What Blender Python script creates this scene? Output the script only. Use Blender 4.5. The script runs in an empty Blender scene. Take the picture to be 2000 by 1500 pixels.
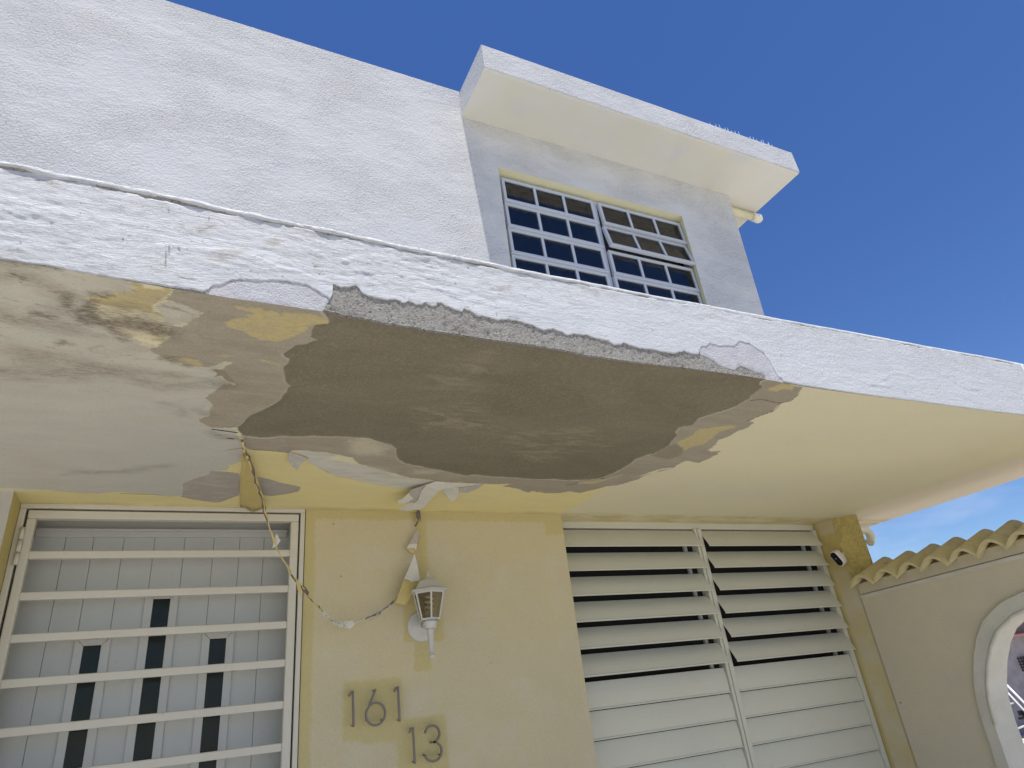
import bpy, bmesh, math, random
import numpy as np
from mathutils import Vector, Matrix
R=math.radians
scene=bpy.context.scene
COL=scene.collection
random.seed(4)
# ---------------------------------------------------------------- camera, sky, sun, exposure
cam=bpy.data.cameras.new('camera'); camo=bpy.data.objects.new('camera',cam); COL.objects.link(camo)
cam.sensor_width=36; cam.lens=23.045; cam.clip_start=.05; cam.clip_end=2000
_r=Vector((0.899814,-0.422628,-0.108264)); _d=Vector((0.101487,0.444118,-0.890202)); _f=Vector((0.424306,0.790028,0.442515))
m=Matrix((( _r.x,-_d.x,-_f.x,0),(_r.y,-_d.y,-_f.y,0),(_r.z,-_d.z,-_f.z,1.55),(0,0,0,1)))
camo.matrix_world=m; scene.camera=camo
SUN_DIR=Vector((.0756,.222,-1)).normalized()          # the way the light travels
world=bpy.data.worlds.new('World'); scene.world=world; world.use_nodes=True
wn=world.node_tree.nodes; wl=world.node_tree.links
bg=wn['Background']; bg.inputs['Strength'].default_value=.095
sky=wn.new('ShaderNodeTexSky'); sky.sky_type='NISHITA'; sky.sun_disc=False
sky.sun_elevation=math.asin(-SUN_DIR.z); sky.sun_rotation=math.atan2(-SUN_DIR.x,-SUN_DIR.y)
sky.altitude=0; sky.air_density=1.0; sky.dust_density=.0; sky.ozone_density=5.0
# a little thin cloud low in the sky
tc=wn.new('ShaderNodeTexCoord'); mp=wn.new('ShaderNodeMapping'); mp.inputs['Scale'].default_value=(3,3,9)
nz=wn.new('ShaderNodeTexNoise'); nz.inputs['Scale'].default_value=1.6; nz.inputs['Detail'].default_value=7
rp=wn.new('ShaderNodeMapRange'); rp.inputs['From Min'].default_value=.46; rp.inputs['From Max'].default_value=.8; rp.inputs['To Max'].default_value=.5
sp=wn.new('ShaderNodeSeparateXYZ'); rz=wn.new('ShaderNodeMapRange'); rz.inputs['From Min'].default_value=.36; rz.inputs['From Max'].default_value=.14
mu=wn.new('ShaderNodeMath'); mu.operation='MULTIPLY'
mx=wn.new('ShaderNodeMix'); mx.data_type='RGBA'; mx.inputs[7].default_value=(7.5,7.8,8.4,1)
wl.new(tc.outputs['Generated'],mp.inputs['Vector']); wl.new(mp.outputs[0],nz.inputs['Vector']); wl.new(nz.outputs['Fac'],rp.inputs['Value'])
wl.new(tc.outputs['Generated'],sp.inputs[0]); wl.new(sp.outputs['Z'],rz.inputs['Value'])
wl.new(rp.outputs[0],mu.inputs[0]); wl.new(rz.outputs[0],mu.inputs[1]); wl.new(mu.outputs[0],mx.inputs[0])
hs=wn.new('ShaderNodeHueSaturation'); hs.inputs['Saturation'].default_value=1.18; hs.inputs['Hue'].default_value=.512
wl.new(sky.outputs[0],hs.inputs['Color']); wl.new(hs.outputs[0],mx.inputs[6]); wl.new(mx.outputs[2],bg.inputs['Color'])
sl=bpy.data.lights.new('sun','SUN'); sl.energy=4.2; sl.angle=R(.53); sl.color=(1,.955,.89)
so=bpy.data.objects.new('sun',sl); COL.objects.link(so); so.location=(0,-4,12)
so.rotation_euler=SUN_DIR.to_track_quat('-Z','Y').to_euler()
vs=scene.view_settings; vs.view_transform='Standard'; vs.look='None'; vs.exposure=.47; vs.gamma=1; vs.use_curve_mapping=False
scene.cycles.max_bounces=10; scene.cycles.diffuse_bounces=6
# ---------------------------------------------------------------- traced outlines, metres: underside (X, Y), canopy face (X, Z)
SOFFIT={'dark':[[(1.6489,1.3599),(0.8215,1.3232),(0.2477,1.3318),(0.2404,1.36),(0.2652,1.3971),(0.2637,1.412),(0.2354,1.4279),(0.2332,1.4531),(0.2372,1.4866),(0.2543,1.4945),(0.2277,1.5273),(0.2081,1.535),(0.1962,1.5626),(0.1833,1.586),(0.1873,1.5976),(0.2042,1.6165),(0.2026,1.638),(0.1943,1.6642),(0.2035,1.7034),(0.2095,1.7362),(0.2209,1.7629),(0.23,1.7692),(0.2249,1.7812),(0.2236,1.8172),(0.2223,1.7962),(0.2158,1.8605),(0.1978,1.9037),(0.1697,1.9569),(0.1464,1.9894),(0.1337,2.0238),(0.1267,2.0651),(0.1132,2.0975),(0.1212,2.1264),(0.1349,2.155),(0.144,2.1612),(0.1879,2.1693),(0.2274,2.158),(0.2459,2.1425),(0.3179,2.1263),(0.3923,2.1009),(0.4836,2.0917),(0.4598,2.0947),(0.5384,2.0909),(0.585,2.1191),(0.6347,2.1415),(0.658,2.169),(0.6738,2.2235),(0.699,2.2791),(0.7402,2.3193),(0.7822,2.3345),(0.856,2.3615),(0.9357,2.3867),(1.0337,2.4195),(1.0608,2.4041),(1.1551,2.4162),(1.2423,2.4158),(1.26,2.4167),(1.3581,2.4321),(1.4473,2.416),(1.5203,2.4274),(1.627,2.4016),(1.6678,2.3794),(1.6927,2.3098),(1.7035,2.2225),(1.7007,2.1757),(1.6894,2.1315),(1.7089,2.0779),(1.7321,2.0574),(1.7382,2.0015),(1.7365,1.9496),(1.7178,1.9131),(1.7018,1.857),(1.668,1.8254),(1.6506,1.7917),(1.668,1.8285),(1.6559,1.7845),(1.6939,1.7541),(1.6833,1.7249),(1.6737,1.6919),(1.6932,1.6577),(1.7211,1.6137),(1.7356,1.5809),(1.7388,1.5273),(1.7395,1.4957),(1.7266,1.4773),(1.7264,1.4547),(1.7176,1.4126),(1.7062,1.401),(1.6915,1.401),(1.6788,1.3794),(1.6852,1.3604)]],'mid':[[(1.7266,2.0731),(1.7366,1.953),(1.7599,1.935),(1.8241,1.974),(1.854,2.0116),(1.8634,2.0546),(1.8472,2.0979),(1.8011,2.0892),(1.7643,2.0791)],[(0.0146,1.7116),(0.0463,1.709),(0.0654,1.7481),(0.082,1.7782),(0.0601,1.7719),(0.0417,1.7428),(0.0262,1.7548),(0.0343,1.7363)]],'tan':[[(1.8557,1.2889),(1.6116,1.3214),(0.8039,1.2895),(0.2452,1.3191),(-0.0826,1.3489),(-0.0824,1.3632),(-0.084,1.3856),(-0.0948,1.4077),(-0.063,1.4148),(-0.0456,1.4269),(-0.0159,1.4416),(-0.042,1.4783),(-0.0549,1.5117),(-0.0844,1.5249),(-0.0862,1.547),(-0.0899,1.5881),(-0.1,1.6048),(-0.1123,1.6273),(-0.1308,1.645),(-0.1455,1.6663),(-0.1342,1.6427),(-0.118,1.6661),(-0.1012,1.6803),(-0.1019,1.6792),(-0.0721,1.6881),(-0.0458,1.7012),(-0.028,1.7093),(0.0099,1.7074),(0.0312,1.6864),(0.0453,1.6631),(0.0656,1.6621),(0.0414,1.7049),(0.0149,1.7168),(0.0343,1.7363),(0.0262,1.7548),(0.0417,1.7428),(0.0601,1.7719),(0.0827,1.7867),(0.0822,1.79),(0.0435,1.7819),(0.033,1.8428),(0.0067,1.8945),(0.0225,1.916),(0.0312,1.9398),(0.0252,1.9673),(0.0251,2.0145),(0.001,2.0472),(-0.0036,2.0622),(0.0213,2.0932),(0.0409,2.1115),(0.1132,2.0975),(0.1357,2.1628),(0.1578,2.2748),(0.1939,2.2775),(0.2517,2.2767),(0.2983,2.2765),(0.3078,2.2568),(0.3574,2.2522),(0.4213,2.2509),(0.5279,2.2834),(0.5595,2.3417),(0.6303,2.3833),(0.8092,2.4815),(0.924,2.5011),(1.0632,2.5045),(1.1535,2.5131),(1.2823,2.5007),(1.2467,2.5332),(1.3401,2.5649),(1.4207,2.6126),(1.4258,2.5842),(1.5085,2.6116),(1.5896,2.6039),(1.6127,2.5729),(1.6911,2.5931),(1.7302,2.5457),(1.7731,2.4815),(1.8176,2.4615),(1.8459,2.4022),(1.8679,2.3584),(1.8706,2.3182),(1.8921,2.276),(1.8996,2.2302),(1.9525,2.1906),(1.8371,2.3409),(1.8597,2.2852),(1.8771,2.2315),(1.8968,2.2097),(1.9442,2.1836),(1.933,2.1365),(1.944,2.0988),(2.0254,2.1092),(2.0359,2.0596),(2.0371,2.0126),(2.0163,1.9653),(1.9938,1.9806),(1.955,1.9709),(1.9376,1.8985),(1.9072,1.8525),(1.9257,1.8184),(1.9276,1.7882),(1.9213,1.7601),(1.9364,1.7092),(1.9235,1.6656),(1.8932,1.6586),(1.8924,1.6187),(1.902,1.5903),(1.9191,1.5606),(1.8929,1.5164),(1.8878,1.4891),(1.9111,1.4674),(1.8878,1.4029),(1.869,1.3813),(1.8635,1.368),(1.7581,1.3584)]],'off':[[(-1.4792,2.7651),(-0.8688,1.3283),(-0.3844,1.3156),(-0.118,1.3186),(-0.0837,1.3538),(-0.1824,1.3592),(-0.162,1.3691),(-0.1573,1.385),(-0.1594,1.3983),(-0.1686,1.407),(-0.1902,1.4165),(-0.2032,1.4301),(-0.2232,1.4408),(-0.25,1.4502),(-0.2476,1.4641),(-0.2434,1.5043),(-0.235,1.541),(-0.2105,1.5699),(-0.1869,1.6008),(-0.1576,1.6045),(-0.1342,1.6427),(-0.118,1.6661),(-0.1012,1.6803),(-0.1019,1.6792),(-0.0721,1.6881),(-0.0458,1.7012),(-0.028,1.7093),(0.0099,1.7074),(0.0477,1.6641),(0.0591,1.6663),(0.0448,1.6882),(0.0149,1.7168),(0.0343,1.7363),(0.0262,1.7548),(0.0417,1.7428),(0.0601,1.7719),(0.0827,1.7867),(0.0627,1.7859),(0.033,1.8428),(0.0067,1.8945),(0.0225,1.916),(0.0312,1.9398),(0.0252,1.9673),(0.0251,2.0145),(0.001,2.0472),(-0.0036,2.0622),(0.0213,2.0932),(0.0409,2.1115),(0.1138,2.1049),(0.1115,2.1437),(0.1365,2.2029),(0.1511,2.2674),(0.1484,2.3025),(0.1498,2.4024),(0.1171,2.4357),(0.1122,2.4948),(0.0568,2.5024),(0.0558,2.5424),(-0.0037,2.6116),(-0.0304,2.6624),(-0.0272,2.8017),(-0.0759,2.8182),(-0.1505,2.7975),(-0.2429,2.7802),(-0.3168,2.8097),(-0.3933,2.8067),(-0.4653,2.7825),(-0.5586,2.7768)],[(-0.1078,1.4235),(-0.0631,1.411),(-0.0456,1.4249),(-0.0159,1.4416),(-0.0364,1.4683),(-0.0512,1.5021),(-0.0709,1.5038),(-0.0904,1.5181),(-0.1041,1.4811),(-0.1116,1.4479)]],'greyb':[[(0.0568,2.5024),(0.1036,2.5059),(0.1325,2.512),(0.1554,2.519),(0.173,2.6441),(0.1783,2.7818),(0.1595,2.8077),(0.1153,2.8734),(0.0948,2.8814),(0.0177,2.851),(-0.0367,2.8143),(-0.0272,2.8017),(-0.0304,2.6624),(-0.0037,2.6116),(0.0558,2.5424)],[(0.2238,2.5515),(0.2663,2.5715),(0.3113,2.602),(0.3992,2.6464),(0.4006,2.7004),(0.3596,2.7432),(0.2991,2.7805),(0.2675,2.7724)]],'belt':[[(0.3078,2.2568),(0.3679,2.3138),(0.3836,2.3669),(0.4149,2.3924),(0.4336,2.4205),(0.4774,2.4674),(0.524,2.5032),(0.5834,2.5239),(0.5162,2.4967),(0.5742,2.5289),(0.6506,2.5656),(0.7332,2.5987),(0.8492,2.6363),(0.926,2.5068),(0.811,2.4872),(0.7186,2.4359),(0.6303,2.3833),(0.5619,2.3515),(0.4407,2.3125),(0.4736,2.2659),(0.3567,2.2478)]],'yband':[[(-0.6162,3.0044),(-0.6213,2.8335),(-0.5726,2.8116),(-0.4656,2.7845),(-0.3333,2.7898),(-0.0767,2.7277),(0.1117,2.446),(0.1469,2.2853),(0.29,2.2207),(0.452,2.3701),(0.7551,2.4311),(1.0398,2.4453),(1.4988,2.4754),(1.7234,2.4356),(1.7814,2.4944),(1.8032,2.5785),(1.7807,2.6109),(1.7941,2.749),(1.7762,2.8998),(1.7697,2.9384),(1.8196,3.0308)]],'ypat':[[(-0.25,1.4502),(-0.2214,1.4402),(-0.2012,1.4258),(-0.1865,1.4134),(-0.1686,1.407),(-0.1585,1.3962),(-0.157,1.3778),(-0.162,1.3673),(-0.1774,1.3608),(-0.1617,1.3586),(-0.1426,1.3621),(-0.1376,1.378),(-0.0818,1.3604),(-0.0853,1.3779),(-0.098,1.3967),(-0.1016,1.4129),(-0.124,1.4475),(-0.1204,1.4659),(-0.0958,1.4734),(-0.1015,1.4793),(-0.1224,1.4785),(-0.1504,1.4684),(-0.1804,1.4826),(-0.1929,1.4753),(-0.2217,1.4738),(-0.2476,1.4641)],[(0.0517,1.3901),(0.1076,1.3859),(0.1105,1.3932),(0.1435,1.3919),(0.1517,1.4062),(0.1576,1.3879),(0.2158,1.3795),(0.2568,1.3883),(0.2652,1.3971),(0.2619,1.4142),(0.2244,1.4287),(0.2168,1.4622),(0.1967,1.4906),(0.1614,1.5259),(0.1219,1.5294),(0.0942,1.5139),(0.0734,1.4971),(0.0349,1.4858),(0.0354,1.4643),(0.0561,1.4417),(0.076,1.436),(0.0856,1.4291),(0.0747,1.4219),(0.092,1.4108),(0.0852,1.4045),(0.0548,1.4032)],[(-0.1019,1.6816),(-0.0681,1.672),(-0.0489,1.6667),(-0.0183,1.6732),(-0.0044,1.6901),(-0.0081,1.7067),(-0.0304,1.7022),(-0.0571,1.6865),(-0.0892,1.6854)],[(0.0191,1.6335),(0.0669,1.6236),(0.0502,1.638),(0.0368,1.6364)],[(-0.203,1.5716),(-0.1836,1.5652),(-0.1917,1.5764)],[(-0.1805,1.5856),(-0.163,1.5864),(-0.1672,1.5966)],[(-0.1312,1.5693),(-0.1094,1.5664),(-0.1154,1.5751)],[(-0.1275,1.5902),(-0.0893,1.5824),(-0.0932,1.5926),(-0.1236,1.6001)],[(-0.3245,1.6781),(-0.3051,1.6726),(-0.3179,1.6875)],[(0.1333,1.6294),(0.1872,1.6472),(0.1833,1.6535),(0.1367,1.6389)],[(1.7457,1.7733),(1.8473,1.7101),(1.881,1.7163),(1.8484,1.7854),(1.8642,1.8309),(1.8784,1.9098),(1.8426,1.9488),(1.854,2.0116),(1.8209,1.9639),(1.7473,1.9187),(1.7595,1.8349)],[(1.6923,2.3865),(1.7585,2.3039),(1.7566,2.3236),(1.6841,2.454),(1.6001,2.4643),(1.5948,2.4384),(1.6799,2.3986)],[(1.7453,1.4216),(1.7597,1.3683),(1.8242,1.3642),(1.8347,1.3907),(1.7977,1.3971),(1.7921,1.4172),(1.7546,1.414)]],'pale':[[(0.4789,2.1236),(0.5388,2.0925),(0.6272,2.1753),(0.6124,2.2344),(0.5489,2.2543),(0.5037,2.2332)],[(0.5666,2.3715),(0.6679,2.3878),(0.7186,2.4359),(0.6491,2.4561),(0.5943,2.4423)],[(0.8004,2.3917),(0.8968,2.389),(0.8667,2.4159),(0.8143,2.4233)]],'dust':[[(0.6056,1.8275),(0.7997,1.7566),(1.0143,1.9321),(0.8693,2.0139),(0.6883,1.9877)],[(0.9852,1.9572),(1.2596,1.831),(1.5041,2.0208),(1.2534,2.2689)],[(0.5859,1.5245),(0.7067,1.4104),(0.8129,1.6537),(0.6072,1.6689)]]}
STROKES={'mould':[([(-0.3605,1.5518),(-0.3469,1.5535),(-0.3288,1.5559)],0.01),([(-0.2712,1.5169),(-0.268,1.5435),(-0.2612,1.5616)],0.012),([(-0.2508,1.5068),(-0.2406,1.5429),(-0.2095,1.5508),(-0.167,1.5262)],0.017),([(-0.2137,1.5584),(-0.2017,1.584),(-0.1847,1.5935)],0.012),([(-0.1674,1.5387),(-0.1423,1.5345),(-0.1093,1.5446)],0.028),([(-0.2459,1.4898),(-0.2385,1.4721)],0.012),([(-0.2891,1.4553),(-0.2898,1.4997)],0.009),([(-0.2406,1.4396),(-0.2065,1.4258)],0.008),([(-0.3245,1.6781),(-0.3159,1.6668),(-0.3014,1.6738)],0.006),([(-0.1935,1.6185),(-0.1757,1.6135)],0.006),([(-0.1012,1.6828),(-0.0716,1.6769)],0.007),([(-0.0998,1.6834),(-0.0742,1.6912)],0.006),([(-0.0479,1.7069),(-0.039,1.7087)],0.005),([(-0.392,1.3636),(-0.349,1.3598),(-0.3137,1.3551),(-0.2921,1.3587)],0.008),([(-0.3746,1.4121),(-0.3643,1.417)],0.007)],'smear':[([(-0.4161,1.5717),(-0.3936,1.593),(-0.3401,1.5851),(-0.2857,1.5812)],0.03),([(-0.3452,1.4175),(-0.3224,1.4306),(-0.2986,1.4405),(-0.2882,1.455),(-0.2879,1.4878)],0.018),([(-0.2468,1.5531),(-0.17,1.5028),(-0.1132,1.5246),(-0.0935,1.5525)],0.045),([(-0.3979,1.7578),(-0.3212,1.7609),(-0.2627,1.7797)],0.03),([(-0.2218,1.7882),(-0.1143,1.7769),(-0.0588,1.7779)],0.025),([(-0.4688,1.856),(-0.3694,1.8423),(-0.2645,1.8045),(-0.1799,1.8007)],0.03),([(-0.1698,1.8247),(-0.1258,1.8339),(-0.0462,1.8324)],0.02),([(-0.0957,1.8365),(-0.0276,1.8076),(0.0181,1.7908),(0.0642,1.8059)],0.022),([(-0.2996,1.5372),(-0.2617,1.5102),(-0.2428,1.4964)],0.018),([(-0.4032,2.6087),(-0.2334,2.5566),(-0.0886,2.476)],0.007),([(-0.4017,1.4254),(-0.3513,1.4029),(-0.3208,1.4165)],0.012),([(0.0372,2.1423),(0.0808,2.1807),(0.1266,2.1884)],0.012),([(-0.0043,1.9802),(0.0226,2.015)],0.016),([(-0.1032,1.9582),(-0.0547,1.9786),(-0.0415,2.0152)],0.01)],'crack':[([(1.753,1.5058),(1.7879,1.4832),(1.866,1.4945),(1.8878,1.4891),(1.9111,1.4674),(1.891,1.4059)],0.0022),([(1.8875,1.4932),(1.9159,1.5528),(1.902,1.5903),(1.8811,1.6658)],0.0022),([(0.0415,2.1225),(0.0772,2.1286),(0.1165,2.1366)],0.004),([(0.092,2.2988),(0.1453,2.2683),(0.1578,2.2748),(0.1941,2.2792),(0.2519,2.2784),(0.2985,2.2783)],0.0018),([(1.5508,2.4901),(1.5965,2.4581)],0.003),([(1.677,2.3782),(1.6878,2.3716)],0.004),([(0.0925,2.1866),(0.1098,2.1915)],0.004),([(0.4336,2.4205),(0.4774,2.4674),(0.524,2.5032),(0.5839,2.5261)],0.0014),([(-0.0367,2.8143),(0.0177,2.851),(0.0949,2.8839),(0.1153,2.8734),(0.1595,2.8077),(0.1781,2.7794)],0.0014),([(0.2235,2.5494),(0.266,2.5694),(0.311,2.5998)],0.0014),([(0.2677,2.7748),(0.2994,2.7829),(0.3599,2.7457),(0.401,2.7028)],0.0016),([(-0.2438,2.8022),(-0.1189,2.7996),(-0.0867,2.817)],0.002)]}
PAINT_EDGE=[(-0.3914,2.4661),(-0.3674,2.4669),(-0.3455,2.4648),(-0.3149,2.4681),(-0.2887,2.4633),(-0.2661,2.4635),(-0.233,2.4611),(-0.208,2.4609),(-0.1994,2.4596),(-0.1756,2.4598),(-0.1479,2.4594),(-0.1163,2.4598),(-0.0766,2.4579),(-0.0788,2.4591),(-0.0422,2.4602),(-0.0178,2.4592),(-0.0108,2.4651),(-0.0061,2.4761),(-0.0007,2.4805),(0.0107,2.4815),(0.0309,2.4964),(0.0479,2.505),(0.0655,2.5107),(0.0896,2.5118),(0.1199,2.5204),(0.1469,2.5227),(0.1723,2.5226),(0.2089,2.5218),(0.2178,2.5141),(0.2288,2.5095),(0.2399,2.5035),(0.251,2.4975),(0.2578,2.4907),(0.2625,2.5024),(0.2646,2.511),(0.2606,2.5267),(0.2643,2.5357),(0.2751,2.5337),(0.2887,2.5337),(0.3047,2.5383),(0.3162,2.5448),(0.3243,2.5436),(0.3156,2.5448),(0.3237,2.5409),(0.3291,2.537),(0.3344,2.5283),(0.3425,2.5233),(0.3561,2.52),(0.3726,2.5176),(0.4116,2.5184),(0.4371,2.5198),(0.4413,2.515),(0.4485,2.517),(0.4573,2.5219),(0.4802,2.5161),(0.495,2.5195),(0.5041,2.5256),(0.5186,2.5198),(0.5336,2.5208),(0.5349,2.5323),(0.5495,2.535),(0.558,2.5269),(0.573,2.5235),(0.588,2.5187),(0.6065,2.5185),(0.612,2.5291),(0.6194,2.5242),(0.6286,2.5224),(0.6436,2.5147),(0.6528,2.5111),(0.6624,2.5128),(0.6783,2.5121),(0.7135,2.5094),(0.737,2.514),(0.7669,2.5148),(0.8133,2.5084),(0.8328,2.5009),(0.8529,2.497),(0.8676,2.5022),(0.8856,2.5058),(0.9163,2.4981),(0.8528,2.4961),(0.8827,2.505),(0.9063,2.4983),(0.9305,2.4936),(0.9526,2.5),(1.0,2.5023),(1.0295,2.4974),(1.0684,2.4934),(1.0937,2.4863),(1.1118,2.4868),(1.1272,2.4948),(1.1535,2.4894),(1.1853,2.4866),(1.238,2.4897),(1.2608,2.4854),(1.3098,2.4864),(1.3313,2.4926),(1.3564,2.5021),(1.3826,2.4966),(1.4132,2.4963),(1.4328,2.5269),(1.458,2.5325),(1.4774,2.5491),(1.4966,2.5457),(1.5173,2.543),(1.5464,2.5492),(1.5799,2.5507),(1.6019,2.5661),(1.6134,2.5752),(1.6556,2.5741),(1.6844,2.5585),(1.7143,2.5455),(1.7238,2.5246),(1.7322,2.516),(1.7387,2.4876),(1.7493,2.4552),(1.7653,2.4542),(1.7617,2.4394),(1.8737,2.4347),(2.0666,2.4333),(2.2601,2.433),(2.4467,2.436),(2.7444,2.4375),(2.9724,2.4387),(3.1813,2.4428)]
FASCIA_BOTTOM=[(-0.3915,2.4663),(-0.2516,2.4634),(-0.0985,2.4563),(-0.0168,2.4545),(0.1132,2.4538),(0.2532,2.453),(0.2924,2.4475),(0.3604,2.4462),(0.479,2.442),(0.6313,2.4394),(0.3822,2.4422),(0.4939,2.4397),(0.6429,2.4384),(0.8038,2.4388),(0.9064,2.4379),(0.9867,2.4309),(1.1629,2.4314),(1.3551,2.4366),(1.5637,2.4398),(1.7312,2.4387),(1.7643,2.4355),(1.8731,2.4331),(2.0655,2.4311),(2.2601,2.433),(2.4467,2.436),(2.7444,2.4375),(2.9724,2.4387),(3.1813,2.4428)]
FASCIA_TOP=[(-0.4386,2.7111),(-0.414,2.7085),(-0.3901,2.7123),(-0.3566,2.7109),(-0.3224,2.7096),(-0.2875,2.7082),(-0.2524,2.7094),(-0.2165,2.7107),(-0.1796,2.7106),(-0.1418,2.7092),(-0.084,2.7105),(-0.0663,2.7088),(-0.0259,2.7045),(0.0357,2.7057),(0.0781,2.7041),(0.1433,2.7039),(0.2108,2.7007),(0.2806,2.702),(0.3285,2.7049),(0.3583,2.6961),(0.4164,2.6958),(0.5069,2.6972),(0.6013,2.6968),(0.7002,2.6983),(0.8031,2.6939),(0.8747,2.6944),(0.9914,2.6967),(1.0823,2.6964),(1.1764,2.6945),(1.3251,2.6938),(1.4855,2.7011),(1.5958,2.6981),(1.7726,2.7003),(1.8977,2.7028),(1.9232,2.7015),(2.1282,2.7059),(2.4244,2.7086),(2.7525,2.7116),(3.1204,2.7185),(3.421,2.7186)]
FLAKE_ZONES=[[(-0.0176,2.4563),(-0.0026,2.4801),(0.0106,2.482),(0.0309,2.4964),(0.0655,2.5107),(0.1199,2.5204),(0.1723,2.5226),(0.2089,2.5218),(0.2288,2.5095),(0.2578,2.4907),(0.2471,2.4699),(0.2388,2.4473),(0.1133,2.4507)],[(1.4057,2.523),(1.4782,2.5549),(1.6132,2.5825),(1.6924,2.5646),(1.7393,2.5194),(1.7739,2.4581),(1.7638,2.433),(1.6891,2.4338),(1.6892,2.4565),(1.629,2.4689),(1.5882,2.4788),(1.569,2.4707),(1.5596,2.4592),(1.5179,2.4632),(1.4937,2.4702),(1.4629,2.4893),(1.429,2.4976)]]
RIDGES={'step':[[(-0.1276,2.5698),(-0.091,2.5734),(-0.0555,2.578),(-0.0192,2.5821),(0.0159,2.5883),(0.056,2.5917),(0.0853,2.584),(0.1066,2.5738),(0.1279,2.5676),(0.1579,2.5637),(0.1925,2.5596),(0.2146,2.5532),(0.2414,2.5421),(0.2605,2.5344)]],'bead':[[(2.3173,2.5117),(2.3604,2.5362),(2.4239,2.5551),(2.475,2.5501),(2.5488,2.5418),(2.6552,2.5568)],[(2.7028,2.5925),(2.7525,2.5778),(2.8159,2.5436),(2.8594,2.5306),(2.9374,2.5404)],[(2.1662,2.4966),(2.2144,2.4809),(2.2737,2.485),(2.3391,2.4843)]],'drip':[[(-0.191,2.5682),(-0.1897,2.559)],[(-0.1131,2.6713),(-0.1112,2.6622)],[(-0.0271,2.672),(-0.0262,2.6598)],[(-0.1051,2.5515),(-0.1006,2.5066)],[(-0.1003,2.5683),(-0.0977,2.5429)],[(-0.2818,2.6428),(-0.2798,2.6399)],[(-0.1287,2.5042),(-0.1267,2.5022)],[(-0.0831,2.57),(-0.0812,2.5626)],[(-0.0801,2.5681),(-0.0782,2.5586)],[(-0.0641,2.568),(-0.0626,2.5644)],[(-0.0577,2.5921),(-0.0566,2.5892)],[(0.6171,2.5342),(0.628,2.5334)],[(0.7092,2.5297),(0.7099,2.521)],[(0.7483,2.5258),(0.7781,2.5238)],[(1.3979,2.4623),(1.4002,2.4617)],[(1.8029,2.5543),(1.8027,2.5491)],[(2.0801,2.5525),(2.0795,2.5471)]],'stain':[[(-0.0799,2.6297),(-0.0679,2.626),(-0.0429,2.6283),(-0.0149,2.6466)],[(0.0016,2.5688),(0.0286,2.5791),(0.0581,2.59)],[(-0.0082,2.5453),(0.0178,2.5631)],[(-0.3626,2.6783),(-0.3488,2.6852),(-0.3315,2.6825)],[(0.1037,2.6287),(0.131,2.6368)],[(0.2204,2.6837),(0.2713,2.6905)],[(0.4223,2.6954),(0.513,2.695),(0.5852,2.695)],[(0.7251,2.6155),(0.7601,2.6261)],[(1.0143,2.6743),(1.0623,2.6652)]],'crackf':[[(2.3397,2.4854),(2.3882,2.4788),(2.4673,2.471),(2.5029,2.4527),(2.5242,2.4427)],[(-0.0855,2.6283),(-0.0716,2.6237),(-0.0427,2.6256),(-0.017,2.6475)],[(-0.0819,2.4883),(-0.0596,2.4866),(-0.03,2.489)],[(2.48,2.6961),(2.5577,2.6926),(2.6604,2.6996)]]}
GARLAND=[(0.1379,2.1873,2.4488),(0.1502,2.2344,2.4289),(0.1759,2.2788,2.4007),(0.2001,2.3231,2.3525),(0.224,2.3675,2.3159),(0.2436,2.4119,2.2705),(0.2668,2.4562,2.2276),(0.3098,2.5006,2.1464),(0.3482,2.545,2.1043),(0.3835,2.5894,2.0666),(0.4309,2.6338,2.0272),(0.4716,2.6781,1.996),(0.5053,2.7225,1.9755),(0.5378,2.7669,1.9562),(0.571,2.8112,1.9438),(0.607,2.8556,1.9387),(0.6483,2.9,1.937),(0.6746,2.9032,1.9422),(0.7188,2.9065,1.9611),(0.7818,2.9097,1.9817),(0.8285,2.9129,2.0143),(0.8646,2.9162,2.0394),(0.8896,2.9194,2.061),(0.9149,2.9226,2.083),(0.9348,2.9258,2.1394),(0.9685,2.9291,2.2203),(0.9828,2.9323,2.2921),(0.9817,2.9355,2.3534),(0.9876,2.9388,2.4036),(0.993,2.942,2.4421)]
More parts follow.
